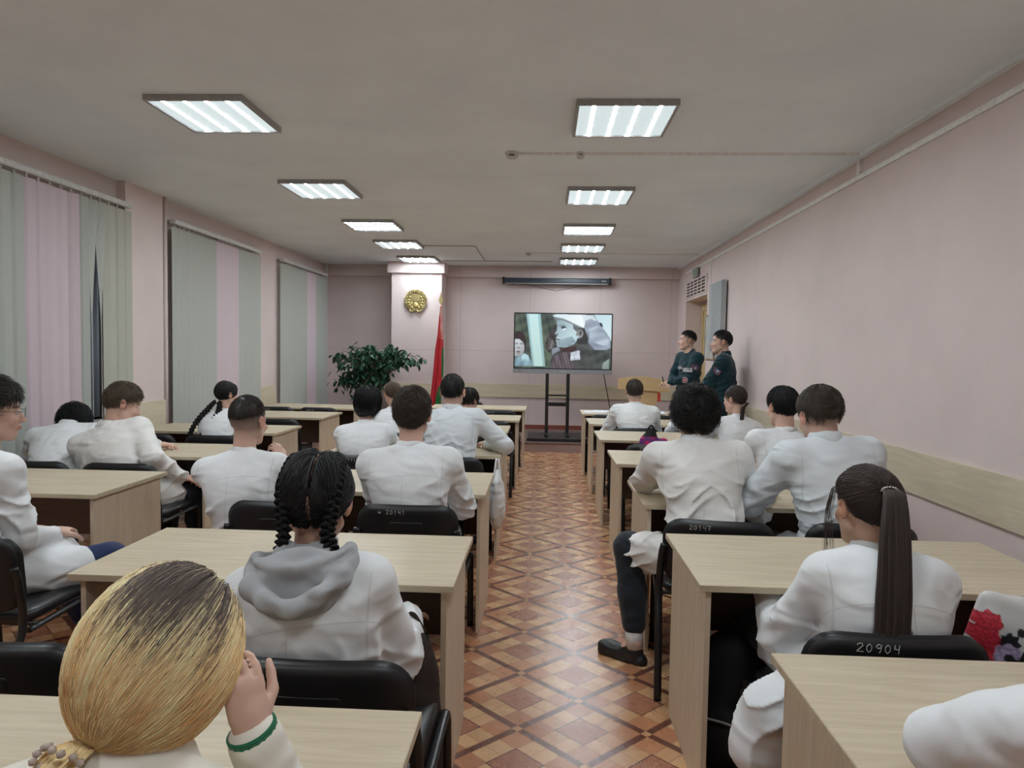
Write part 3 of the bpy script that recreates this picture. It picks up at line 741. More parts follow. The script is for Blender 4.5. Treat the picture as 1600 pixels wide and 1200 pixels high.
# ------------------------------------------------------------------ hand: palm, four bent fingers and a thumb
def add_hand(f, w, d, up, side, s=1.0, curl=.5, spread=.12):
    """w wrist, d direction of the palm, up = back of the hand, side = +1 when the thumb lies on the right of d seen from above"""
    d = unit(d); up = unit(np.array(up)-d*np.dot(up, d)); r = np.cross(d, up)*side; R = np.stack([r, d, up], 1); P = lambda a, b, c: w+R@(npv(a, b, c)*s)
    f.ell(P(0, .045, 0), npv(.037, .050, .014)*s, R, .012); f.ell(P(.018, .028, -.004), npv(.018, .032, .015)*s, R, .01); f.cone(P(0, -.02, 0), P(0, .03, 0), .024*s, .022*s, .015)
    for i, (x, y0, L) in enumerate(((.029, .083, .068), (.010, .090, .077), (-.010, .087, .072), (-.028, .078, .056))):
        a = (x*spread/.03); p = P(x, y0-.012, 0); ang = 0; dd = unit(d+r*a); rad = .0088*s*(1 if i < 3 else .88)
        for j, fr in enumerate((.45, .31, .24)):
            ang += curl*(.75, .95, .7)[j]+.05*i*curl; v_ = dd*math.cos(ang)-up*math.sin(ang); q = p+v_*L*fr*s
            f.cone(p, q, rad*(1-.08*j), rad*(.94-.08*j), .003 if j else .006); p = q
    p = P(.028, .018, -.006); t1 = unit(r*.75+d*.6-up*.35); t2 = unit(r*.35+d*.85-up*(.35+curl*.4)); q = p+t1*.040*s; f.cone(p, q, .013*s, .011*s, .008); f.cone(q, q+t2*.030*s, .0105*s, .009*s, .003); f.cone(q+t2*.030*s, q+(t2-up*.2*curl)*.05*s, .009*s, .0075*s, .003)

def ik(a, b, l1, l2, pole):
    d = b-a; L = min(np.linalg.norm(d), (l1+l2)*.999); u = unit(d); x = (l1*l1-l2*l2+L*L)/(2*L); h = math.sqrt(max(l1*l1-x*x, 0))
    p = np.array(pole, float); p = unit(p-u*np.dot(p, u)); return a+u*x+p*h, a+u*L

# ------------------------------------------------------------------ hair
def hair_strands(roots, steps, width, col_fn, noise, rng, sides=3):
    """roots: list of K-point polylines (N,K,3) -> tapered prisms"""
    P = roots; N, K, _ = P.shape
    T = np.gradient(P, axis=1); T /= np.linalg.norm(T, axis=2, keepdims=True)+1e-9
    ref = rng.normal(size=(N, 1, 3)); A = np.cross(T, ref); A /= np.linalg.norm(A, axis=2, keepdims=True)+1e-9; B = np.cross(T, A)
    wd = width*(1-.75*np.linspace(0, 1, K)**2)[None, :, None]*rng.uniform(.7, 1.3, (N, 1, 1))
    V_ = np.stack([P+(A*math.cos(2*PI*k/sides)+B*math.sin(2*PI*k/sides))*wd for k in range(sides)], 2)
    idx = np.arange(N*K*sides).reshape(N, K, sides)
    q = np.concatenate([np.stack([idx[:, :-1, k], idx[:, :-1, (k+1) % sides], idx[:, 1:, (k+1) % sides], idx[:, 1:, k]], -1).reshape(-1, 4) for k in range(sides)])
    col = col_fn(P, np.linspace(0, 1, K)[None, :]*np.ones((N, 1)), rng)
    col = np.repeat(col[:, :, None, :], sides, 2).reshape(-1, 3)
    return V_.reshape(-1, 3), q, col
def cap_roots(n, rng, lim, off=.0):
    out = []
    while len(out) < n:
        d = rng.normal(size=(n*3, 3)); d /= np.linalg.norm(d, axis=1, keepdims=True); p = HC+d*(HR+off)
        out.extend(p[lim(p)])
    return np.array(out[:n])
def hairline(front=.062, fy=.082, nape=-.065, ny=-.085):
    dy, dz = ny-fy, nape-front; L = math.hypot(dy, dz); n_ = (dz/L, -dy/L)
    return lambda p, m=0.0: ((p[..., 1]-fy)*n_[0]+(p[..., 2]-front)*n_[1]) > m
def push_out(p, r):
    d = (p-HC)/r; L = np.linalg.norm(d, axis=-1, keepdims=True); return np.where(L < 1, HC+(p-HC)/np.maximum(L, 1e-6), p)
def fbm(p, s, seed=0):
    r = np.random.RandomState(seed); o = 0
    for i in range(4):
        k = r.normal(size=3)*s*(1.5**i); o = o+np.sin(p@k+r.uniform(0, 6))/(1.35**i)
    return o/2
def build_hair(style, c, R, s, base, parent, n, width, h, seed, o):
    """style geometry in head space, transformed to the person; one mesh"""
    rng = np.random.RandomState(seed); VV, QQ, CC = [], [], []; base = np.array(base)
    def colf(P, t, rng, lo=.72, hi=1.35):
        k = rng.uniform(lo, hi, (P.shape[0], 1, 1)); return np.clip(base*k*(1+.25*t[..., None]), 0, 1)
    def emit(P, wd=width, cf=colf):
        v, q, cc = hair_strands(P, None, wd, cf, 0, rng); QQ.append(q+sum(len(x) for x in VV)); VV.append(v); CC.append(cc)
    thick = o.get('thick', npv(.008, .008, .012)); lim = hairline(**o.get('line', {}))
    cutx = o.get('cut')   # extra limit on the cap
    # under-shell
    hc = npv(*o['ec']) if 'ec' in o else HC; hr = npv(*o['er']) if 'er' in o else HR
    f = Field(HC-HR-.07-np.array([0, 0, o.get('down', 0)]), HC+HR+.07, .006 if n > 1500 else .009)
    th0 = thick*o.get('shell', .62); f.ell(hc+npv(0, -.002, .0), hr+th0, None, 0)
    for e in o.get('lumps', []): f.ell(e[0], e[1], None, e[2] if len(e) > 2 else .02)
    X, Y, Z = f.grid(); fr, fy, na, ny = [o.get('line', {}).get(k_, d_) for k_, d_ in (('front', .062), ('fy', .082), ('nape', -.065), ('ny', -.085))]
    L = math.hypot(ny-fy, na-fr); g = (Y-fy)*((na-fr)/L)+(Z-fr)*(-(ny-fy)/L)
    g = g+.004*np.sin(X*210+seed)+.003*np.sin(X*97)
    if not o.get('lumps'): f.F += (np.clip(1-g/.035, 0, 1)*float(th0.mean())*.75).astype(np.float32)
    if 'cutf' in o: g = np.minimum(g, o['cutf'](X, Y, Z))
    f.F = np.maximum(f.F, -g)
    rough = o.get('rough', .002); pts = None
    f.F += (rough*(np.sin(X*61+3*np.sin(Y*23+seed)+Z*20)+np.sin(Y*71+2*np.sin(Z*31)+X*33+seed))*.6).astype(np.float32)
    v, q = f.mesh(); v = relax(v, q, 1)
    VV.append(v); QQ.append(q); CC.append(o['colf'](np.repeat(v[:, None, :], 12, 1), np.zeros((len(v), 12)), None)[:, 6]*.7 if 'colf' in o else np.clip(base*(.55+.12*fbm(v, 60, seed)[:, None]), 0, 1)*np.ones((len(v), 1)))
    hl_g = lambda p: (p[:, 1]-fy)*((na-fr)/L)+(p[:, 2]-fr)*(-(ny-fy)/L)
    crown = npv(*o.get('crown', (0.005, -.055, .118)))
    if style in ('short', 'curly', 'long'):
        P0 = cap_roots(n, rng, lambda p: lim(p, .004) & (cutx(p) if cutx else True)); K = o.get('K', 6); Ln = o.get('len', .035)*rng.uniform(.7, 1.25, n)
        if 'lenf' in o: Ln = Ln*o['lenf'](P0)
        edg = np.clip(hl_g(P0)/.035, .2, 1)[:, None]; ro = HR+thick*edg*(rng.uniform(.45, 1.15, (n, 1)) if style != 'curly' else rng.uniform(.45, 1.3, (n, 1)))
        p = HC+(P0-HC)/HR*ro; pts = [HC+(P0-HC)*.98, p]; 
        clump = fbm(P0, o.get('cl', 45), seed+1)[:, None]; ax_ = np.cross(p-HC, p-crown); ax_ /= np.linalg.norm(ax_, axis=1, keepdims=True)+1e-9
        d = p-crown; d += npv(*o.get('sweep', (0, .05, 0)))*(p[:, 1:2] > .0)+ax_*clump*o.get('swirl', .05)
        for j in range(K-1):
            nrm = unit_rows((p-HC)/HR**2); d = unit_rows(d-nrm*(np.sum(d*nrm, 1, keepdims=True)))
            g_ = o.get('grav', .15)*(j+1)/K; st = (Ln/(K-1))[:, None]
            step = d*(1-g_)+npv(0, 0, -1)*g_+nrm*o.get('lift', .10)
            if style == 'curly':
                ph = j*1.9+clump*3; step = step+ax_*np.sin(ph)*.8+nrm*np.cos(ph)*.7
            p = p+unit_rows(step)*st
            if g_ < .8 or True: p = push_out(p, ro)
            d = d*(1-g_)+npv(0, 0, -1)*g_*1.2 if style == 'long' else d
            pts.append(p.copy())
        emit(np.stack(pts, 1))
    if style == 'tied':
        T = npv(*o['tie']); P0 = cap_roots(n, rng, lambda p: lim(hc+(p-HC)/HR*hr, .003) & (cutx(hc+(p-HC)/HR*hr) if cutx else True)); P0 = hc+(P0-HC)/HR*hr; K = 12
        if 'part' in o: sgn = np.sign(P0[:, 0]-o['part'])
        ties = o.get('ties', [T]); which = (P0[:, 0] > o.get('part', 0)).astype(int) if len(ties) > 1 else np.zeros(n, int)
        Tt = np.array([npv(*t) for t in ties])[which]
        dT = unit_rows((Tt-hc)/hr); d0 = unit_rows((P0-hc)/hr); rr = rng.uniform(.55, 1.12, (n, 1))
        om = np.arccos(np.clip(np.sum(d0*dT, 1, keepdims=True), -1, 1)); pts = []
        bulge = fbm(P0, o.get('cl', 30), seed)[:, None]
        for j in range(K):
            t = j/(K-1); a = np.sin((1-t)*om)/np.maximum(np.sin(om), 1e-3); b = np.sin(t*om)/np.maximum(np.sin(om), 1e-3)
            dd = unit_rows(d0*a+dT*b+np.array([0, 0, o.get('sag', 0)])*math.sin(PI*t)+npv(.05, 0, 0)*bulge*math.sin(PI*t)); th = thick*rr*(1+.15*bulge)*(1 if j else .1)*(1-.4*t)
            pp_ = hc+dd*(hr+th)
            for e in o.get('lumps', []):
                rl = e[1]*(.93+.13*rr); dl = (pp_-e[0])/rl; Ll = np.linalg.norm(dl, axis=1, keepdims=True)
                if 0 < j < K-1: pp_ = np.where(Ll < 1, e[0]+(pp_-e[0])/np.maximum(Ll, .2), pp_)
            pts.append(pp_)
        P = np.stack(pts, 1); emit(P, width, o.get('colf', colf))
    for x_ in o.get('tails', [])+o.get('braids', []):
        if 'wpath' in x_: x_['path'] = x_['path']+[tuple(R.T@npv(*w_)/s) for w_ in x_.pop('wpath')]
    for tl in o.get('tails', []):          # loose bundles: path, radii, count, frizz
        path = np.array([list(x) for x in smooth_path(tl['path'], 5)]); K = len(path); m_ = tl.get('n', 400)
        rad = np.interp(np.linspace(0, 1, K), np.linspace(0, 1, len(tl['r'])), tl['r'])
        a = rng.uniform(0, 2*PI, m_); rr = np.sqrt(rng.uniform(0, 1, m_)); fl = tl.get('flat', .6)
        sw = fbm(np.stack([a, rr*3, a*0], 1), 1.5, seed)[:, None]*tl.get('wave', .004)
        t_ = np.linspace(0, 1, K); L_ = rng.uniform(tl.get('lmin', .75), 1, m_)[:, None]*t_[None]
        pp = np.stack([np.interp(L_, t_, path[:, i]) for i in range(3)], 2); R_ = np.interp(L_, t_, rad)
        ex = unit(npv(*tl.get('ax', (1, 0, 0)))); ey = unit(npv(*tl.get('ay', (0, 1, 0))))
        off = (np.cos(a)*rr)[:, None]*R_; off2 = (np.sin(a)*rr)[:, None]*R_*fl
        pp = pp+off[..., None]*ex+off2[..., None]*ey+(sw*np.sin(L_*7+a[:, None]))[..., None]*ex
        emit(pp, tl.get('w', width), tl.get('colf', o.get('colf', colf)))
    for br in o.get('braids', []):         # plaited strands
        path = np.array([list(x) for x in smooth_path(br['path'], 8)]); seg = np.linalg.norm(np.diff(path, axis=0), axis=1); S = np.r_[0, np.cumsum(seg)]; Lt = S[-1]
        w0 = br['w']; per = br.get('per', w0*3.2); M_ = int(Lt/per*14)+2; ss = np.linspace(0, Lt, M_); c_ = np.stack([np.interp(ss, S, path[:, i]) for i in range(3)], 1)
        T = unit_rows(np.gradient(c_, axis=0)); ey = unit(npv(*br.get('out', (0, -1, 0)))); A = unit_rows(np.cross(T, ey)); B = np.cross(A, T)
        wr = np.interp(ss/Lt, [0, .15, .85, 1], br.get('prof', [.8, 1, .8, .25]))*w0
        for k in range(3):
            ph = 2*PI*ss/per+k*2*PI/3; cc = c_+A*(np.sin(ph)*wr*.55)[:, None]+B*(np.sin(2*ph)*wr*.32)[:, None]
            m_ = br.get('n', 60); a = rng.uniform(0, 2*PI, m_); r_ = np.sqrt(rng.uniform(.2, 1, m_))
            pp = cc[None]+(np.cos(a)*r_)[:, None, None]*(A*wr[:, None]*.52)[None]+(np.sin(a)*r_)[:, None, None]*(B*wr[:, None]*.46)[None]
            emit(pp, br.get('sw', width*1.3), o.get('colf', colf))
            bm = bmesh.new(); tube(bm, [Vector(x) for x in cc], list(wr*.44), 8); bm.verts.ensure_lookup_table()
            v = np.array([x.co[:] for x in bm.verts]); q4 = np.array([[x.index for x in f_.verts] for f_ in bm.faces if len(f_.verts) == 4]); bm.free()
            QQ.append(q4+sum(len(x) for x in VV)); VV.append(v); CC.append(np.tile(base*.7, (len(v), 1)))
    v = np.concatenate(VV); q = np.concatenate(QQ); cc = np.concatenate(CC)
    return mesh_obj('hair', c+(v*s)@R.T, q, M_hair, parent, True, cc)
def unit_rows(a): return a/(np.linalg.norm(a, axis=-1, keepdims=True)+1e-9)

# ------------------------------------------------------------------ the person builder
SK = {'fair': (.62,.40,.31), 'pale': (.66,.45,.36), 'tan': (.50,.31,.22)}
def bez(a, b, c, t): return a*(1-t)**2+b*2*t*(1-t)+c*t*t
PEOPLE = []
def person(label, pel, top, yaw=0, hyaw=0, hpitch=0, hroll=0, s=1.0, female=False, hands=None, skin='fair', coat=M_coatA, hair=None, hb=(.05,.03,.02),
           res=.008, bulk=0.0, legs=None, seated=True, trou=M_blk, collar=True, colm=None, seed=1, stub=None, wr=.0045, hang=None, neck=1.0, belt=False, poles=None, curl=.6, hz=None, lower=True, bodyres=None, slope=0.0, extra=None, sh=None, hips=True, shoe=M_shoe, handup=None, hsc=1.0):
    """pel = pelvis x, y (world) with z; top = top of the head (world)"""
    rng = random.Random(seed); root = thing('person', label, 'person', (pel[0], pel[1], 0)); O = npv(pel[0], pel[1], 0)
    P0 = npv(0, 0, pel[2]); hs = (1.00*s if female else 1.04*s)*hsc
    Rh = rotm(yaw+hyaw, hpitch, hroll); Rb = rotm(yaw)
    Hc = npv(*top)-O-npv(0, 0, .125*hs)-(Rh@npv(0, -.012, .0))*0; Hc = Hc+(Rh@npv(0, .0, -.0))
    N = Hc+Rh@(npv(0, -.05, -.135)*hs)*.55+(Rh@(npv(0,-.05,-.135)*hs))*.0+npv(*(rotm(yaw)@npv(0, -.022, -.112)))*neck  # base of the neck
    sl = (.54 if seated else .50)*s; d = np.linalg.norm(N-P0); slack = max(0, sl-d)
    back = -(Rb@npv(0, 1, 0)); mid = (P0+N)/2+back*(slack*.55+.02)+npv(0, 0, .02)
    sp = lambda t: bez(P0, mid*2-(P0+N)/2, N, t)
    def frame(t):
        T = unit(sp(min(1, t+.05))-sp(max(0, t-.05))); x = unit((Rb@npv(1, 0, 0))-T*np.dot(Rb@npv(1, 0, 0), T)); return np.stack([x, np.cross(T, x), T], 1)
    g = .155 if female else .178; g = (sh or g)*s
    up = frame(.95); Rsh = up if sh is None else up
    S = {q: N+up@npv(q*g, .012, -.055-slope*q) for q in (-1, 1)}
    z_desk = .765
    HT = hands or {-1: (-.10, .42, .775), 1: (.10, .43, .775)}
    la, lb = .285*s, .255*s; arm = {}
    for q in (-1, 1):
        tgt = Rb@npv(HT[q][0], HT[q][1], 0)+npv(0, 0, HT[q][2]); pl = (poles or {}).get(q, (q*.35, -.25, -1)); e, w_ = ik(S[q], tgt, la, lb, Rb@npv(*pl)); arm[q] = (S[q], e, w_)
    sk = np.array(SK[skin])
    hip = {q: P0+Rb@npv(q*.088*s, .02, -.01) for q in (-1, 1)}
    if seated:
        LG = legs or {-1: ((-.13, .44, .50), (-.13, .44, .085)), 1: ((.13, .44, .50), (.13, .46, .085))}
    else: LG = legs
    leg = {q: (hip[q], Rb@npv(LG[q][0][0], LG[q][0][1], 0)+npv(0, 0, LG[q][0][2]), Rb@npv(LG[q][1][0], LG[q][1][1], 0)+npv(0, 0, LG[q][1][2])) for q in (-1, 1)} if LG else {}
    # ---- body
    allp = [N, P0, Hc+npv(0, 0, .14), Hc-npv(.11, .11, .1), Hc+npv(.11, .11, .0)]+[x for a in arm.values() for x in a]+[x for a in leg.values() for x in a]
    for q in (-1, 1): allp.append(arm[q][2]+unit(arm[q][2]-arm[q][1])*.2)
    lo = np.min(allp, 0)-.10; hi = np.max(allp, 0)+.10; lo[2] = max(lo[2], .012)
    f = Field(lo, hi, bodyres or max(.0065, res*.85))
    for t, a, b in ((.0, .135, .095), (.25, .115, .085), (.5, .125, .092), (.72, .14, .095), (.88, .14, .075)): f.ell(sp(t), npv(a, b, .10)*s, frame(t), .05)
    nk = (.047 if female else .057)*s
    f.chain([N+up@npv(0, .012, -.04), N+up@npv(0, .008, .02), Hc+Rh@(npv(0, -.022, -.055)*hs)], [nk*1.25, nk*1.02, nk], .025)
    for q in (-1, 1):
        a, e, w_ = arm[q]; f.cone(N+up@npv(q*.05, 0, -.035), a, .045*s, .05*s, .04); f.chain([a, e, w_], [.046*s, .036*s, .024*s], .02)
        dr = unit(w_-e)
        if handup and q in handup: hd, hu, hc_ = handup[q]; add_hand(f, w_, Rb@npv(*hd), Rb@npv(*hu), q, s*(.9 if female else 1), hc_)
        else: add_hand(f, w_, unit(dr*npv(1, 1, .3)), npv(0, 0, 1), q, s*(.9 if female else 1), curl)
    for q in leg:
        a, kn, an = leg[q]; f.chain([a, kn, an], [.070*s, .050*s, .036*s], .03); fd = unit((kn-a)*npv(1, 1, 0)) if seated else Rb@npv(0, 1, 0)
        f.cone(an, an+fd*.07+npv(0, 0, -.05), .034, .016, .01)
    add_head(f, Hc, Rh, hs)
    v, q4 = f.mesh(); v = relax(v, q4, 1, .35); col = np.tile(sk, (len(v), 1)); col *= (1+.05*fbm(v, 25, seed))[:, None]
    head_colors(v, col, Hc, Rh, hs, sk, brow=np.array(hb)*.8, stub=stub)
    mesh_obj('body', v, q4, M_skin, root, True, col)
    # ---- coat
    b = bulk
    pts = [N, P0]+[x for a in arm.values() for x in a]+([leg[q][1] for q in leg] if seated else [])+([npv(*h_[0])-O for h_ in (hang or [])])+([npv(*h_[1])-O for h_ in (hang or [])])
    lo = np.min(pts, 0)-.20; hi = np.max(pts, 0)+.17; hi[2] = N[2]+.12
    f = Field(lo, hi, res); W = (.150 if female else .168)*s
    for t, a, c_ in ((.02, W+.018+b, .125+b*.6), (.18, W*.90+b, .108+b*.6), (.36, W*.90+b, .108+b*.5), (.54, W*.98+b, .112+b*.4), (.70, W*1.06+b, .108+b*.3), (.84, W*1.08+b*.8, .092)):
        f.ell(sp(t)+frame(t)@npv(0, .004, 0), npv(a, c_*s if s < 1 else c_, .115*s), frame(t), .06)
    f.cone(N+up@npv(0, .0, -.060), N+up@npv(0, .0, -.030), .085*s, .060*s, .035)
    for q in (-1, 1):
        a, e, w_ = arm[q]; ar = (.058 if female else .066)*s+b*.45
        f.cone(N+up@npv(q*.055, -.004, -.032), a+up@npv(0, 0, .0), .058*s, ar, .05)
        f.cone(a, a*.35+e*.65, ar, ar*.92, .035); f.cone(a*.35+e*.65, e, ar*.92, ar*.86, .02); wc = w_-unit(w_-e)*.015; f.cone(e, wc, ar*.86, (.040+b*.2)*s, .02)
    if hips and lower:
        for q in leg:
            if seated: a, kn, an = leg[q]; kk = a+(kn-a)*(hips if isinstance(hips, float) else .55); f.cone(a+npv(0, 0, .0), kk, .108*s+b*.3, .098*s, .05)
    for h_ in (hang or []): f.cone(npv(*h_[0])-O, npv(*h_[1])-O, h_[2], h_[3], h_[4] if len(h_) > 4 else .05)
    X, Y, Z = f.grid(); ph = [rng.uniform(0, 6) for _ in range(8)]; wa = wr*1.3
    Xr = X*math.cos(math.radians(yaw))+Y*math.sin(math.radians(yaw)); Yr = -X*math.sin(math.radians(yaw))+Y*math.cos(math.radians(yaw))
    warp = 2.0*np.sin(Xr*7+ph[0])+1.3*np.sin(Yr*11+ph[1]+Xr*4)+.8*np.sin(Xr*19+ph[2])
    r1 = (1-np.abs(np.sin(Z*26+warp)))**2*(.5+.5*np.sin(Z*9+Xr*5+ph[3]))
    r3 = (1-np.abs(np.sin(Xr*24+2.2*np.sin(Z*10+ph[0])+1.5*np.sin(Yr*13+ph[3]))))**3*np.clip(np.sin(Z*11+Xr*6+ph[1]), 0, 1)
    r2 = (1-np.abs(np.sin((Z*.75+Xr*.75*np.sign(Xr))*38+1.7*np.sin(Z*17+ph[4])+1.2*np.sin(Yr*14+ph[5]))))**2.2*np.clip(.5+.9*np.sin(Xr*8+Z*6+ph[6]), 0, 1)
    low = np.sin(Xr*14+ph[7])*np.sin(Z*12+ph[2])*np.sin(Yr*13+ph[1])
    env = np.clip((N[2]-.09-Z)/.14, .12, 1)
    f.F -= (wa*env*(2.0*r1+2.2*r2+1.4*r3+1.5*low-1.2)).astype(np.float32)
    if belt:
        zb = P0[2]+.17; f.F += (.008*np.exp(-((Z-zb-.024)/.006)**2)+.008*np.exp(-((Z-zb+.024)/.006)**2)).astype(np.float32)*(np.abs(Xr) < .2)
    v, q4 = f.mesh(); v = relax(v, q4, 1, .3)
    loc = (v-N)@Rb; T = unit(N-sp(.6)); seam = np.stack([loc[:, 0], loc[:, 1]*0+((v-sp(.6))@Rb)[:, 1], (v-N)@T], 1)
    if extra == 'jacket': nm = 'uniform_jacket'
    else: nm = 'coat'
    ct = mesh_obj(nm, v, q4, coat, root, True, None, seam)
    if collar:
        prof = [(.066, -.040), (.076, -.030), (.0735, .000), (.069, .022), (.0655, .025), (.0625, .020), (.060, -.02)] if collar != 'roll' else [(.066, -.04), (.092, -.032), (.096, -.014), (.084, .014), (.072, .030), (.064, .027), (.060, -.01)]
        seg = 36; bm = bmesh.new(); rings = []; C0 = N+up@npv(0, .004, .0); ax = unit(Hc+Rh@npv(0, -.03, -.06)-N); xx = unit(Rb@npv(1, 0, 0)-ax*np.dot(Rb@npv(1, 0, 0), ax)); yy = np.cross(ax, xx); ks = s*(.90 if female else .98)
        for k in range(seg):
            a = 2*PI*k/seg; ring = []
            for r_, z_ in prof:
                z_ = z_+.038
                z2 = z_*(1-.25*max(0, math.sin(a)))-.028*max(0, math.sin(a)) + .002*math.sin(5*a+seed); r2_ = r_*ks*(1+.015*math.sin(3*a+seed))
                ring.append(bm.verts.new(Vector(C0+xx*math.cos(a)*r2_+yy*math.sin(a)*r2_*1.04+ax*z2)))
            rings.append(ring)
        npf = len(prof)
        for k in range(seg):
            A, B = rings[k], rings[(k+1) % seg]
            for j in range(npf): bm.faces.new((A[j], B[j], B[(j+1) % npf], A[(j+1) % npf]))
        bmesh.ops.recalc_face_normals(bm, faces=bm.faces); part('collar', bm, colm or (M_collar if coat is not M_coatB else coat) , ct, smooth=True)
    # ---- trousers and shoes
    if leg and lower:
        pts = [P0]+[x for a in leg.values() for x in a]; f = Field(np.min(pts, 0)-.16, np.max(pts, 0)+.15, .010 if res < .009 else .014)
        f.ell(P0+npv(0, 0, -.01), npv(.16, .11, .10)*s, Rb, .04)
        for q in leg:
            a, kn, an = leg[q]; m_ = kn*.5+an*.5; e_ = kn*.20+an*.80
            f.chain([a, kn, m_, e_], [.084*s, .070*s, .062*s, .055*s], .03)
        X, Y, Z = f.grid(); f.F -= (.004*((1-np.abs(np.sin(Z*30+2*np.sin(X*20+Y*9))))**2)).astype(np.float32)
        v, q4 = f.mesh(); mesh_obj('trousers', v, q4, trou, root)
        for q in leg:
            a, kn, an = leg[q]; fd = unit((kn-a)*npv(1, 1, 0)) if seated else Rb@npv(0, 1, 0)
            if extra == 'footdir' and q == -1: fd = unit(npv(-.75, .55, 0))
            fd = unit(fd); Rf = np.stack([np.cross(fd, npv(0, 0, 1)), fd, npv(0, 0, 1)], 1); b0 = npv(an[0], an[1], 0)
            f = Field(b0-.25*npv(1, 1, 0), b0+npv(.25, .25, .16), .006)
            f.ell(b0+fd*.13+npv(0, 0, .038), npv(.044, .075, .034), Rf, .03); f.ell(b0+fd*.02+npv(0, 0, .045), npv(.036, .06, .044), Rf, .03); f.cone(b0+npv(0, 0, .05), b0+npv(0, 0, .095), .040, .038, .02)
            f.cone(b0-fd*.03+npv(0, 0, .016), b0+fd*.16+npv(0, 0, .016), .036, .042, .006)
            X, Y, Z = f.grid(); f.F = np.maximum(f.F, (.003-Z)*np.ones_like(f.F)); f.F = np.maximum(f.F, -(np.sqrt((X-an[0])**2+(Y-an[1])**2)-.030)*(Z > .075)-(.1*(Z <= .075)))
            v, q4 = f.mesh(); so = mesh_obj('shoe', v, q4, shoe, root)
            bm = bmesh.new(); tube(bm, [Vector(an+npv(0, 0, -.03)), Vector(an+(kn-an)*.20)], [.042, .045], 16); part('sock', bm, M_sock, root, smooth=True)
    # ---- hair
    if hair:
        st, n, wd, opt = hair; ho = build_hair(st, Hc, Rh, hs, hb, root, n, wd, res, seed, opt)
    info = dict(root=root, O=O, N=N, Hc=Hc, Rh=Rh, up=up, S=S, arm=arm, sp=sp, Rb=Rb, hs=hs, frame=frame, coat=ct); PEOPLE.append(info)
    return info

# ------------------------------------------------------------------ the people
BR = (.060,.040,.026); DK = (.014,.012,.012); BK = (.008,.008,.009); MB = (.085,.060,.040)
def desk_hands(y=.50, w=.10, z=.785): return {-1: (-w, y, z), 1: (w, y+.02, z)}
OUT = {-1: (-.55, -.2, -.8), 1: (.55, -.2, -.8)}
# boy in glasses, left frame edge
p = person('boy in round glasses and creased white coat at the left frame edge, looking right', (-2.32, 2.60, .54), (-2.30, 2.72, 1.345), yaw=-18, hyaw=-34, hpitch=4, s=1.0,
  hands={-1: (-.06, .30, .66), 1: (.08, .31, .665)}, coat=M_coatA, hair=('short', 3600, .0011, dict(len=.05, thick=npv(.012,.012,.026), cl=30, swirl=.5, lift=.22, sweep=(-.02,.16,.02), rough=.004, line=dict(front=.066, fy=.092, nape=-.050, ny=-.085))), hb=(.022,.018,.015),
  res=.0075, legs={-1: ((-.14, .42, .52), (-.10, .62, .085)), 1: ((.24, .44, .53), (.30, .38, .085))}, trou=M_navy, seed=3, hips=.7, shoe=M_shoew, stub=((.03,.025,.02), -.07, .05, .5), slope=.0, wr=.006, hang=[((-2.26, 2.66, .54), (-2.17, 2.90, .53), .12, .115)])
G = p; g = thing('eyeglasses', 'thin round metal eyeglasses worn by the boy at the left edge', 'glasses', (0,0,0)); Rh, Hc = G['Rh'], G['Hc']+G['O']
W_ = lambda x, y, z: Vector(Hc+Rh@npv(x, y, z))
for q in (-1, 1):
    bm = bmesh.new(); tube(bm, [W_(q*.034+.023*math.cos(a), .112, -.002+.021*math.sin(a)) for a in [2*PI*k/24 for k in range(25)]], .0011, 6); part('rim', bm, M_tube, g)
    bm = bmesh.new(); tube(bm, [W_(q*.058, .112, .006), W_(q*.080, .09, .006), W_(q*.085, .0, .004), W_(q*.084, -.02, -.012)], .0011, 6); part('temple', bm, M_tube, g)
bm = bmesh.new(); tube(bm, [W_(-.011, .112, .002), W_(0, .114, .006), W_(.011, .112, .002)], .0011, 6); part('bridge', bm, M_tube, g)
# slumped student
person('black-haired student slumped forward with head down on the desk by the left wall', (-3.19, 4.20, .54), (-3.40, 4.74, 1.060), yaw=10, hyaw=12, hpitch=62, hroll=8, s=1.0, hands={-1: (-.30, .72, .79), 1: (.26, .66, .79)}, coat=M_coatA,
  hair=('short', 1800, .0016, dict(len=.07, thick=npv(.030,.028,.022), line=dict(nape=-.12), cl=20)), hb=BK, res=.010, bulk=.012, poles=OUT, seed=5, neck=.3, wr=.006)
# boy looking down, left
person('brown-haired boy in a loose off-white coat by the left wall, looking down right', (-2.66, 4.20, .54), (-2.835, 4.44, 1.238), yaw=-14, hyaw=-38, hpitch=20, hroll=-4, s=1.05, hands={-1: (-.22, .48, .785), 1: (.20, .26, .62)}, coat=M_coatC,
  hair=('short', 2600, .0013, dict(len=.04, thick=npv(.010,.012,.020), cl=28, swirl=.3, sweep=(.02,.12,.01), line=dict(nape=-.055, ny=-.088))), hb=(.095,.068,.048), res=.009, bulk=.026, poles={-1: (-1,-.1,-.2), 1: (.9,.0,-.9)}, seed=7, wr=.007, stub=((.10,.07,.05), -.08, .02, .5), collar='roll', colm=M_coatC)
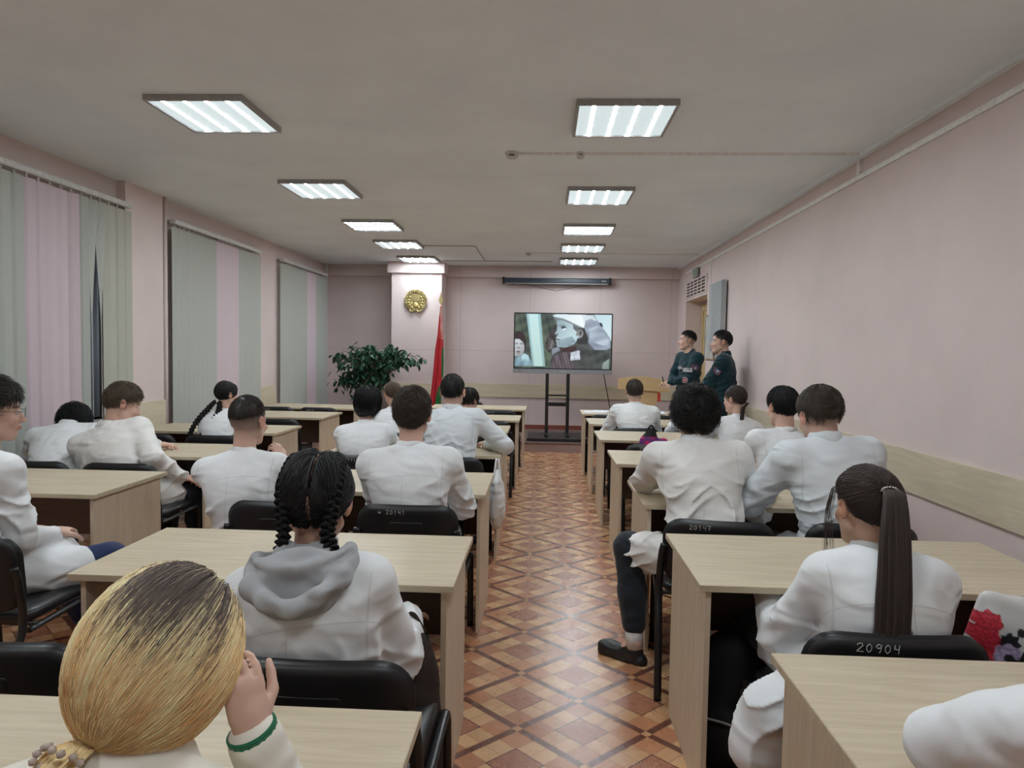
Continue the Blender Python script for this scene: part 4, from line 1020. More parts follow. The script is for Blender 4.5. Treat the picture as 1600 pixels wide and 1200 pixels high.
# girl with long braids, left
person('girl with two long dark braids in a white coat by the left wall', (-2.74, 5.56, .54), (-2.76, 5.78, 1.20), yaw=-6, hyaw=-30, hpitch=4, s=.93, female=True, coat=M_coatA, hair=('tied', 1500, .0015, dict(thick=npv(.012,.012,.014), line=dict(nape=-.085), tie=(0,-.08,-.08), ties=[(-.045,-.085,-.075), (.045,-.085,-.075)], part=0,
   braids=[dict(path=[(-.045,-.088,-.07)], wpath=[(-.11,-.12,-.12), (-.155,-.19,-.20), (-.185,-.25,-.29), (-.195,-.28,-.37)], w=.031, prof=[.8,1,.9,.6], n=45, out=(0,-1,0)), dict(path=[(.035,-.088,-.07)], wpath=[(-.01,-.13,-.13), (-.04,-.21,-.21), (-.08,-.26,-.29), (-.11,-.29,-.37)], w=.031, prof=[.8,1,.9,.6], n=45, out=(0,-1,0))])), hb=DK, res=.009, hands=desk_hands(), poles=OUT, seed=9)
# boy with the fade
person('boy with a short faded haircut resting his chin on his right hand, left block', (-1.46, 3.29, .54), (-1.52, 3.42, 1.25), yaw=4, hyaw=-14, hpitch=3, s=.96, hsc=1.06, hands={-1: (-.10, .42, .785), 1: (.085, .235, .90)}, coat=M_coatA, handup={1: ((-.35, .15, .9), (.8, -.5, .25), .9)},
  hair=('short', 3200, .0010, dict(len=.016, thick=npv(.002,.004,.010), cl=60, lift=.08, line=dict(nape=.016, ny=-.11, front=.066), sweep=(0,.1,0))), hb=(.032,.024,.019), res=.0075, bulk=.002, poles={-1: (-.3,-.3,-1), 1: (.6,.1,-.8)}, seed=11, stub=((.038,.029,.024), -.10, .03, .97), wr=.006)
# boy centre
person('broad brown-haired boy seen from behind at the third aisle-left desk', (-.63, 3.29, .54), (-.662, 3.40, 1.305), yaw=1, hyaw=-3, hpitch=2, s=1.03, hands={-1: (-.12, .40, .785), 1: (.16, .40, .785)}, coat=M_coatA,
  hair=('short', 4200, .0011, dict(len=.04, thick=npv(.010,.011,.018), cl=30, swirl=.45, lift=.2, crown=(.008,-.07,.105), line=dict(nape=-.085, ny=-.09), sweep=(.05,.10,0), rough=.003)), hb=(.048,.036,.026), res=.0075, bulk=.016, poles={-1: (-.3,-.3,-1), 1: (.4,-.3,-1)}, seed=13, stub=((.05,.035,.028), -.10, .0, .6), wr=.005)
# bob
person('student with a thick black bob in a white coat, left seat of the fourth desk', (-1.26, 4.78, .54), (-1.295, 4.94, 1.225), yaw=2, hyaw=-6, hpitch=4, s=.97, female=True, coat=M_coatA, hair=('long', 2600, .0016, dict(len=.13, thick=npv(.024,.018,.018), K=9, grav=.55, lift=.05, cl=18, line=dict(nape=-.10, ny=-.09), lumps=[((0,-.035,-.045), npv(.092,.082,.070), .04)], down=.04)), hb=BK, res=.009, hands=desk_hands(.46), poles=OUT, seed=15, bulk=.02, wr=.005)
# tall boy right seat
person('tall dark-haired boy in a cool white coat, aisle seat of the fourth left desk', (-.64, 4.78, .54), (-.672, 4.98, 1.325), yaw=-2, hyaw=-3, hpitch=4, s=1.03, coat=M_coatB, hands={-1: (-.12, .44, .785), 1: (.20, .36, .79)}, poles={-1: (-.5,-.2,-.8), 1: (.9,-.2,-.6)},
  hair=('short', 2600, .0012, dict(len=.020, thick=npv(.004,.006,.010), cl=50, lift=.12, line=dict(nape=-.045, ny=-.095))), hb=(.018,.016,.015), res=.009, bulk=.018, seed=17, neck=.65, stub=((.025,.022,.02), -.10, .02, .8), slope=.0, wr=.006)
# bun girl
person('brown-haired girl with hair pulled back and a loose tail, beyond the black bob', (-1.38, 6.02, .54), (-1.41, 6.26, 1.20), yaw=6, hyaw=22, hpitch=2, s=.92, female=True, coat=M_coatA, hair=('tied', 900, .0018, dict(thick=npv(.009,.010,.012), line=dict(nape=-.05), tie=(0,-.105,.0), tails=[dict(path=[(0,-.11,0), (.01,-.15,-.03), (.02,-.15,-.14), (.03,-.13,-.26)], r=[.012,.03,.03,.012], n=260, flat=.5)])), hb=(.095,.062,.042), res=.010, hands=desk_hands(), poles=OUT, seed=19)
# dark-haired at aisle end
person('dark-haired student half hidden behind the tall boy in the left block', (-.72, 6.02, .54), (-.69, 6.26, 1.155), yaw=-6, hyaw=-24, hpitch=18, s=.93, female=True, coat=M_coatA, hair=('long', 800, .0018, dict(len=.07, thick=npv(.010,.010,.012), line=dict(nape=-.08))), hb=(.02,.015,.013), res=.010, hands=desk_hands(.42), poles=OUT, seed=21)
# girl with the hood
p = person('girl with two thick black braids and a grey hood over her white coat', (-.555, 1.80, .54), (-.612, 1.80, 1.220), yaw=3, hyaw=2, hpitch=3, hroll=2, hsc=1.10, neck=.80, s=.98, female=True, coat=M_coatA, hands={-1: (-.10, .30, .66), 1: (.15, .29, .66)}, poles={-1: (-.4,-.5,-1), 1: (.35,-.6,-1)}, bulk=.020, collar=False, skin='tan',
  hair=('tied', 7000, .0009, dict(thick=npv(.016,.014,.014), line=dict(nape=-.075, ny=-.082, front=.07), tie=(0,-.08,-.08), ties=[(-.050,-.080,-.065), (.050,-.080,-.065)], part=.006, sag=.12, cl=70, rough=.003, cutx=lambda p: np.abs(p[:, 0]-.006-.06*np.clip(p[:, 2]-.03, 0, 1)*.5) > .0065,
   cutf=lambda X, Y, Z: np.maximum(np.abs(X-.006-.03*np.clip(Z-.03, 0, 1))-.0060, -.02)+0*Y+0*Z,
   braids=[dict(path=[(q*.038,.050,.112), (q*.054,-.01,.106), (q*.060,-.058,.072), (q*.062,-.083,.028), (q*.057,-.090,-.02), (q*.052,-.090,-.065)]+rest, w=.0185, n=150, sw=.0010, per=.050, prof=[.65,1,.95,.6], out=(q*.35,-1,.1)) for q, rest in ((-1, [(-.062,-.080,-.12), (-.066,-.06,-.17)]), (1, [(.075,-.098,-.12), (.115,-.105,-.175), (.145,-.075,-.215), (.150,-.02,-.25)]))])),
  hb=(.010,.009,.010), res=.0062, bodyres=.0058, seed=23, wr=.0040)
# her hood
N_ = p['N']; up_ = p['up']; Q = lambda x, y, z: N_+up_@npv(x, y, z)
f = Field(N_-npv(.30,.36,.34), N_+npv(.30,.22,.16), .0055)
for q in (-1, 1):
    f.chain([Q(q*.03,.085,-.01), Q(q*.080,.050,.030), Q(q*.100,-.01,.034), Q(q*.118,-.075,.004), Q(q*.100,-.122,-.045), Q(q*.055,-.150,-.080), Q(0,-.160,-.092)], [.014,.017,.018,.017,.015,.014,.014], .008)
    f.chain([Q(q*.072,.02,.045), Q(q*.066,-.040,.052), Q(q*.040,-.072,.048), Q(0,-.080,.046)], [.010,.010,.009,.009], .010)
    f.chain([Q(q*.120,-.080,-.035), Q(q*.105,-.128,-.105), Q(q*.055,-.158,-.165), Q(0,-.168,-.195)], [.022,.020,.018,.016], .03)
f.ell(Q(0,-.112,-.100), npv(.112,.034,.088), up_@rotm(0,-20,0), .025); f.ell(Q(0,-.085,.00), npv(.078,.018,.058), up_@rotm(0,14,0), .006)
for q in (-1, 1): f.chain([Q(q*.125,-.085,-.022), Q(q*.100,-.136,-.066), Q(q*.055,-.166,-.102), Q(0,-.176,-.114)], [.004,.004,.004,.004], .0) if False else [f.cone(x0, x1, .0055, .0055, .010, cut=True) for x0, x1 in ((Q(q*.128,-.100,-.022), Q(q*.100,-.140,-.066)), (Q(q*.100,-.140,-.066), Q(q*.055,-.170,-.100)), (Q(q*.055,-.170,-.100), Q(0,-.180,-.112)))]
X, Y, Z = f.grid(); f.F -= (.003*np.sin(X*33+Z*21)*np.sin(Z*38+X*9)).astype(np.float32); f.F += (.0022*np.exp(-((X-Q(0,0,0)[0]-.006)/.0035)**2)*(Z < N_[2]-.115)).astype(np.float32)
f.F = np.maximum(f.F, -(np.sqrt((X-Q(0,.0,0)[0])**2+(Y-Q(0,-.005,0)[1])**2)-.052)-10*(Z < N_[2]+.0))
v, q4 = f.mesh(); v = relax(v, q4, 1, .3); mesh_obj('hood', v, q4, M_hood, p['root'])
# blonde in the foreground
BL_D, BL_L = npv(.120,.092,.078), npv(.72,.50,.23)
def blond(P, t, rng):
    d = unit_rows((P-HC)/(HR+.03)); a = unit(npv(.20,-.50,.85)); th = np.arccos(np.clip(d@a, -1, 1)); az = np.arctan2(d[..., 0], -d[..., 1])
    per = rng.normal(size=(P.shape[0], 1)) if rng is not None else np.zeros((P.shape[0], 1)); f1 = fbm(np.stack([az[:, 6]*1.0 if P.shape[1] > 6 else az[:, 0], az[:, 0]*0, az[:, 0]*0], 1), 16, 4)[:, None]
    k = np.clip((th-.78-.34*f1-.22*per+.18*np.cos(az*1.0))/.38, 0, 1); k = np.where(P[..., 2] < -.08, 1, k)[..., None]; k = k*k*(3-2*k)
    warm = np.clip(.5+.5*f1+.25*per, 0, 1)[..., None]; lt = npv(.92,.76,.46)*(1-warm)+npv(.70,.43,.17)*warm
    return np.clip((BL_D*(1-k)+lt*k)*(rng.uniform(.95, 1.4, (P.shape[0], 1, 1)) if rng is not None else 1), 0, 1)
p = person('blonde student with dark roots in the foreground, cheek leaning on her right hand', (-.53, .66, .55), (-.508, .885, 1.198), yaw=0, hyaw=-8, hpitch=10, hroll=13, s=.95, hsc=.97, neck=.75, female=True, coat=M_fleece, bulk=.006, sh=.135, hands={-1: (-.16, .42, .79), 1: (.115, .285, .94)}, handup={1: ((-.20, .0, 1), (.75, -.62, .1), .55)}, poles={-1: (-1,-.2,-.3), 1: (.3,.1,-1)}, collar='roll', colm=M_fleece,
  hair=('tied', 17000, .00055, dict(thick=npv(.008,.008,.008), ec=(0,-.016,-.006), er=(.106,.114,.132), shell=.2, line=dict(nape=-.30, ny=-.02, front=.09, fy=.11), cutf=lambda X, Y, Z: .052+.5*np.clip(Z-.02, 0, .1)-Y+0*X, cutx=lambda p: p[:, 1] < .045+.5*np.clip(p[:, 2]-.02, 0, .1), tie=(-.008,-.095,-.100), sag=-.05, cl=25, colf=blond, rough=.002, down=.10,
   tails=[dict(path=[(-.008,-.108,-.100), (-.012,-.138,-.118), (-.018,-.15,-.17), (-.016,-.15,-.25)], r=[.018,.024,.035,.03], n=1500, flat=.8, wave=.006)])), hb=(.45,.30,.14), res=.0065, bodyres=.005, seed=25, wr=.003, lower=False)
root = p['root']; a, e, w_ = p['arm'][1]; dw = unit(w_-e)
bm = bmesh.new(); c0 = w_-dw*.035
for k in range(7): tube(bm, [Vector(c0+dw*(.006*k)), Vector(c0+dw*(.006*k+.005))], [.036, .036], 20)
part('green_cuff', bm, M_knit, root, smooth=True)
bm = bmesh.new(); tp = p['Hc']+p['Rh']@(npv(-.010,-.134,-.108)*p['hs'])
for k in range(14):
    a = 2*PI*k/14; bmesh.ops.create_icosphere(bm, subdivisions=1, radius=.0055, matrix=Matrix.Translation(Vector(tp+p['Rh']@npv(.028*math.cos(a), -.010+.006*math.sin(3*a), .014*math.sin(a)))))
part('beaded_hair_tie', bm, simple('clear_beads', (.5,.42,.36), .12, .8), root, smooth=True)['label'] = 'beaded clear hair tie'
# right block ------------------------------------------------------
person('boy sitting alone in front of the lectern, short brown hair, right block', (.91, 6.84, .54), (.93, 7.02, 1.235), yaw=2, hyaw=0, hpitch=4, s=1.0, coat=M_coatA, hands=desk_hands(.42, .14), poles=OUT, hair=('short', 1300, .0014, dict(len=.025, thick=npv(.006,.007,.012), line=dict(nape=-.05, ny=-.09))), hb=(.055,.040,.030), res=.010, bulk=.012, neck=.8, seed=27, stub=((.06,.045,.035), -.10, .02, .7))
person('boy with big tousled dark hair, sitting sideways at the third right desk', (.79, 3.16, .54), (.775, 3.50, 1.315), yaw=-3, hyaw=-4, hpitch=10, s=1.06, coat=M_coatC, hands={-1: (.0, .56, .81), 1: (.16, .52, .79)}, poles={-1: (-1,.25,-.25), 1: (.5,-.2,-.8)}, bulk=.020,
  hair=('curly', 6500, .0011, dict(len=.075, thick=npv(.020,.020,.028), cl=40, swirl=.8, lift=.32, K=9, rough=.013, grav=.2, line=dict(nape=-.075, ny=-.085, front=.055, fy=.09))), hb=(.016,.014,.013), res=.0075, seed=29, neck=.62, wr=.009, extra='footdir', hips=.75,
  legs={-1: ((-.36, .16, .54), (-.33, .08, .10)), 1: ((.12, .44, .50), (.02, .22, .10))})
person('student with light brown hair almost hidden behind the tousled-haired boy', (1.50, 6.84, .54), (1.56, 6.98, 1.12), yaw=0, hyaw=-8, hpitch=6, s=.95, coat=M_coatA, hair=('short', 900, .0016, dict(len=.04, thick=npv(.012,.012,.016), line=dict(nape=-.07))), hb=(.15,.10,.06), res=.011, seed=31, hands=desk_hands(), poles=OUT)
person('small girl with a low brown ponytail at the right wall end, facing left', (1.56, 5.66, .54), (1.60, 5.76, 1.245), yaw=10, hyaw=32, hpitch=4, s=.93, female=True, coat=M_coatA, hands=desk_hands(), poles=OUT, bulk=.012, hair=('tied', 1500, .0014, dict(thick=npv(.008,.009,.010), line=dict(nape=-.06, front=.07), tie=(.01,-.098,-.03),
   tails=[dict(path=[(.012,-.10,-.03), (.010,-.118,-.04)], wpath=[(.048,-.085,-.065), (.030,-.125,-.13), (.018,-.145,-.22), (.012,-.15,-.30)], r=[.014,.024,.026,.022,.006], n=460, flat=.6)])), hb=(.038,.026,.022), res=.009, seed=33)
person('boy with neat black hair in a white coat beside the right wall, fourth desk', (1.47, 4.36, .54), (1.535, 4.44, 1.30), yaw=6, hyaw=10, hpitch=6, s=1.0, coat=M_coatA, hands=desk_hands(.40), poles=OUT, hair=('short', 2600, .0012, dict(len=.035, thick=npv(.011,.011,.016), cl=35, line=dict(nape=-.072, ny=-.088))), hb=BK, res=.0085, bulk=.006, seed=35, wr=.006, neck=1.0)
person('large brown-haired boy in a belted bluish coat at the third right desk', (1.39, 3.18, .54), (1.335, 3.34, 1.350), yaw=8, hyaw=0, hpitch=12, hroll=-2, s=1.08, coat=M_coatB, hands={-1: (-.16, .44, .79), 1: (.16, .46, .79)}, poles={-1: (-.8,-.3,-.6), 1: (.7,-.2,-.6)}, bulk=.026, belt=True,
  hair=('short', 4200, .0011, dict(len=.045, thick=npv(.010,.010,.018), cl=35, swirl=.5, crown=(.012,-.085,.085), line=dict(nape=-.02, ny=-.105), sweep=(.03,.10,.0), lift=.1)), hb=(.062,.048,.036), res=.0075, seed=37, stub=((.08,.06,.045), -.10, .03, .75), wr=.004, neck=.5)
# ponytail girl
p = person('girl with a long straight dark ponytail in a white coat, lower right', (.96, 2.06, .54), (.985, 2.09, 1.170), yaw=3, hyaw=6, hpitch=6, hroll=2, s=.97, female=True, coat=M_coatA, hands={-1: (-.16, .30, .70), 1: (.12, .32, .70)}, poles={-1: (-.45,-.5,-1), 1: (.4,-.4,-1)}, bulk=.018, collar='roll', colm=M_gcol, skin='tan',
  hair=('tied', 7000, .0008, dict(thick=npv(.012,.013,.013), line=dict(nape=-.06, ny=-.085, front=.07, fy=.088), tie=(-.012,-.098,.062), cl=35, rough=.002,
   tails=[dict(path=[(-.012,-.108,.066), (-.018,-.150,.052), (-.040,-.185,-.06), (-.068,-.222,-.22), (-.096,-.248,-.40), (-.118,-.255,-.58)], r=[.010,.034,.046,.050,.046,.028], n=2600, flat=.45, lmin=.78, wave=.006),
          dict(path=[(-.03,-.19,-.15), (-.035,-.228,-.28), (-.025,-.250,-.42), (-.015,-.26,-.53)], r=[.02,.02,.016,.006], n=160, flat=.4),
          dict(path=[(-.072,.055,.050), (-.092,.045,-.02), (-.096,.035,-.10), (-.090,.03,-.18)], r=[.010,.016,.016,.012], n=20, w=.0006, flat=.9, wave=.006), dict(path=[(-.060,.075,.055), (-.088,.065,-.02), (-.094,.06,-.12), (-.10,.06,-.15)], r=[.004,.007,.008,.006], n=14, w=.0006)])), hb=(.045,.031,.025),
  res=.0062, bodyres=.0055, neck=.72, hsc=1.04, seed=39, wr=.0045, hang=[((.74, 1.97, .56), (.685, 1.95, .47), .05, .085, .06), ((.685, 1.95, .47), (.665, 1.96, .36), .085, .095, .06), ((.665, 1.96, .36), (.68, 1.97, .29), .09, .05, .05)])
bm = bmesh.new(); tp = p['Hc']+p['Rh']@(npv(-.012,-.118,.066)*p['hs'])
for k in range(9):
    a = PI*k/8; bmesh.ops.create_icosphere(bm, subdivisions=1, radius=.0045, matrix=Matrix.Translation(Vector(tp+p['Rh']@npv(-.024*math.cos(a), -.006, .010*math.sin(a)-.004))))
part('jewelled_clip', bm, simple('glitter_clip', (.55,.5,.5), .1, .9, .6), p['root'], smooth=True)['label'] = 'glittering silver hair clip'
person('student at the lower right corner, only a white sleeve resting on the nearest desk', (1.01, .84, .54), (.955, .97, 1.42), yaw=0, s=1.04, coat=M_coatA, hands={-1: (-.12, .44, .80), 1: (.10, .50, .80)}, poles={-1: (-1,.5,-.50), 1: (1,-.2,-.2)}, bulk=.014, hair=('short', 3200, .0010, dict(len=.035, thick=npv(.009,.010,.015))), hb=BR, res=.009, seed=41, wr=.006)
# officers ---------------------------------------------------------
ST = lambda: {-1: ((-.10, .02, .50), (-.11, -.02, .085)), 1: ((.10, .02, .50), (.11, -.02, .085))}
OF = []
OF.append(person('uniformed officer nearer the lectern, hands together holding a small dark clicker', (1.90, 9.10, .95), (1.885, 9.10, 1.815), yaw=112, hyaw=-22, hpitch=-3, s=1.03, coat=M_teal, trou=M_teal2, seated=False, legs=ST(), hands={-1: (.02, .27, 1.12), 1: (.05, .24, 1.10)}, poles={-1: (-1,-.5,-.4), 1: (1,-.5,-.4)}, hair=('short', 1600, .0013, dict(len=.018, thick=npv(.005,.006,.012), line=dict(nape=.0, ny=-.105, front=.075), lift=.10)), hb=(.014,.013,.014), res=.009, bulk=.018, seed=43, neck=.85, extra='jacket', colm=M_teal, stub=((.03,.026,.025), -.08, .03, .7), wr=.005))
OF.append(person('stockier uniformed officer standing against the right wall with folded arms', (2.035, 7.86, .93), (2.01, 7.86, 1.78), yaw=72, hyaw=10, hpitch=-2, s=1.05, coat=M_teal, trou=M_teal2, seated=False, legs=ST(), hands={-1: (.09, .27, 1.06), 1: (-.09, .25, 1.10)}, poles={-1: (-1,-.1,-.7), 1: (1,-.1,-.7)}, hair=('short', 1600, .0013, dict(len=.020, thick=npv(.006,.007,.012), line=dict(nape=-.03, ny=-.10, front=.072), lift=.10)), hb=(.014,.012,.012), res=.009, bulk=.032, seed=45, neck=.75, extra='jacket', colm=M_teal, stub=((.03,.026,.025), -.08, .03, .7), wr=.005))
M_pr = simple('patch_red', (.30,.06,.05), .7); M_pw = simple('patch_grey', (.42,.40,.42), .7); M_pb = simple('patch_blue', (.06,.08,.18), .7)
def on_coat(info, p, d):
    """nearest hit of the coat surface from p along d (person space)"""
    me = info['coat'].data; n = len(me.vertices); v = np.empty(n*3, np.float32); me.vertices.foreach_get('co', v); v = v.reshape(-1, 3).astype(float)
    d = unit(d); r = v-p; al = r@d; pr = np.linalg.norm(r-al[:, None]*d, axis=1); ok = pr < .014
    return v[ok][np.argmin(al[ok])] if ok.any() else p
def patch(info, at, d, shape, mats, name, thick=.004):
    """flat badge on the cloth; shape = list of (outline, material)"""
    h = on_coat(info, at, d); n_ = -unit(d); xr = unit(np.cross(npv(0, 0, 1), n_)); yu = np.cross(n_, xr); pr = None
    for j, (ol, m_) in enumerate(shape):
        bm = bmesh.new(); A = [bm.verts.new(Vector(h+xr*u+yu*v_-n_*.012)) for u, v_ in ol]; B = [bm.verts.new(Vector(h+xr*u+yu*v_+n_*(thick+.0012*j))) for u, v_ in ol]; n = len(ol)
        bm.faces.new(A); bm.faces.new(B)
        for i in range(n): bm.faces.new((A[i], B[i], B[(i+1) % n], A[(i+1) % n]))
        bmesh.ops.recalc_face_normals(bm, faces=bm.faces)
        o = part(name if j == 0 else name+'_emblem', bm, m_, info['coat'] if j == 0 else info['coat'])
circ = lambda r, n=20, dx=0, dy=0: [(dx+r*math.cos(2*PI*k/n), dy+r*math.sin(2*PI*k/n)) for k in range(n)]
shield = lambda s: [(-s, s), (0, s*1.15), (s, s), (s, -.1*s), (.6*s, -.8*s), (0, -1.2*s), (-.6*s, -.8*s), (-s, -.1*s)]
rect = lambda a, b, dx=0, dy=0: [(dx-a, dy-b), (dx+a, dy-b), (dx+a, dy+b), (dx-a, dy+b)]
for k, I in enumerate(OF):
    Rb, N_ = I['Rb'], I['N']; fwd, left = Rb@npv(0, 1, 0), Rb@npv(-1, 0, 0); sL, eL, wL = I['arm'][-1]
    mid = sL*.55+eL*.45; dd = -unit(left*.75+npv(0, -1, 0)*.65)
    patch(I, mid-dd*.3, dd, [(shield(.040), M_pr), (shield(.033), M_pb), (circ(.017), M_pw)], None, 'sleeve_patch')
    if k == 0:
        d2 = -unit(fwd*.8+npv(0, -1, 0)*.6)
        patch(I, N_+left*.10+npv(0,0,-.18)-d2*.4, d2, [(rect(.065, .011), M_pw)], None, 'name_strip'); patch(I, N_+left*.10+npv(0,0,-.215)-d2*.4, d2, [(rect(.065, .015), M_pw)], None, 'name_strip')
        patch(I, N_+left*.09+npv(0,0,-.325)-d2*.4, d2, [(circ(.040), M_pw), (circ(.032), M_pr), (circ(.014), M_pw)], None, 'chest_badge'); patch(I, N_-left*.09+npv(0,0,-.19)-d2*.4, d2, [(rect(.045, .018), M_pw)], None, 'name_strip')
    c_ = sL*.75+N_*.25+npv(0, 0, .058); dn = npv(0, 0, -1); bm = bmesh.new(); h = on_coat(I, c_+npv(0,0,.2), dn); a1 = unit(sL-N_); b1 = unit(np.cross(npv(0,0,1), a1))
    for uu in (-1, 1): pass
    P_ = [h+a1*x+b1*y+npv(0, 0, .004-(x+.06)*.35) for x, y in ((-.06,-.024), (.06,-.024), (.06,.024), (-.06,.024))]; A = [bm.verts.new(Vector(x_)) for x_ in P_]; B = [bm.verts.new(Vector(x_+npv(0,0,.006))) for x_ in P_]
    bm.faces.new(A); bm.faces.new(B); [bm.faces.new((A[i], B[i], B[(i+1) % 4], A[(i+1) % 4])) for i in range(4)]; bmesh.ops.recalc_face_normals(bm, faces=bm.faces); part('shoulder_board', bm, M_teal, I['coat'])
    for q in (-.02, .02):
        bm = bmesh.new(); bmesh.ops.create_icosphere(bm, subdivisions=1, radius=.007, matrix=Matrix.Translation(Vector(h+a1*q+npv(0,0,.013-(q+.06)*.35)))); part('rank_star', bm, M_pw, I['coat'])
I = OF[0]; w_ = I['arm'][-1][2]+I['O']; cl = w_+I['Rb']@npv(.03, .06, .01); bm = bmesh.new(); tube(bm, [Vector(cl), Vector(cl+npv(-.02, 0, .07))], .008, 8)
tag(finish(bm, 'clicker', M_blackpl, smooth=True), 'small black clicker in the hands of the officer by the lectern', 'remote control')

# ------------------------------------------------------------------ screen on its stand
TV = (.285, 10.75)
def raster(W, H, polys, blur=1):
    img = np.zeros((H, W, 3)); yy, xx = np.mgrid[0:H, 0:W]; px = (xx+.5)/W*1425+85; py = (yy+.5)/H*815+112
    for cfun, poly in polys:
        P = np.array(poly, float)
        if len(P) == 0: m_ = np.ones((H, W), bool)
        elif len(P) == 3 and len(poly[0]) == 2 and poly[0][0] == 'e': m_ = None
        else:
            m_ = np.zeros((H, W), bool); n = len(P)
            for i in range(n):
                (x0, y0), (x1, y1) = P[i], P[(i+1) % n]
                cond = ((y0 > py) != (y1 > py)); xi = (x1-x0)*(py-y0)/((y1-y0) if abs(y1-y0) > 1e-9 else 1e-9)+x0; m_ ^= cond & (px < xi)
        c = cfun(px, py) if callable(cfun) else np.array(srgb(*cfun))[None, None, :]*np.ones((H, W, 1))
        img[m_] = c[m_]
    for _ in range(blur):
        p = np.pad(img, ((1,1),(1,1),(0,0)), 'edge'); img = (p[1:-1,1:-1]*4+p[:-2,1:-1]*2+p[2:,1:-1]*2+p[1:-1,:-2]*2+p[1:-1,2:]*2+p[:-2,:-2]+p[2:,2:]+p[:-2,2:]+p[2:,:-2])/16
    return img
def el(cx, cy, rx, ry, rot=0, n=26):
    r = math.radians(rot); return [(cx+rx*math.cos(t)*math.cos(r)-ry*math.sin(t)*math.sin(r), cy+rx*math.cos(t)*math.sin(r)+ry*math.sin(t)*math.cos(r)) for t in [2*PI*k/n for k in range(n)]]
def grad(c0, c1, x0, y0, x1, y1):
    a, b = np.array(srgb(*c0)), np.array(srgb(*c1))
    def fn(px, py):
        t = np.clip(((px-x0)*(x1-x0)+(py-y0)*(y1-y0))/((x1-x0)**2+(y1-y0)**2), 0, 1)[..., None]; return a*(1-t)+b*t
    return fn
def tex(c0, c1, s, seed):
    a, b = np.array(srgb(*c0)), np.array(srgb(*c1))
    def fn(px, py): t = np.clip(.5+.5*fbm(np.stack([px*.01, py*.01, px*0], -1), s, seed), 0, 1)[..., None]; return a*(1-t)+b*t
    return fn
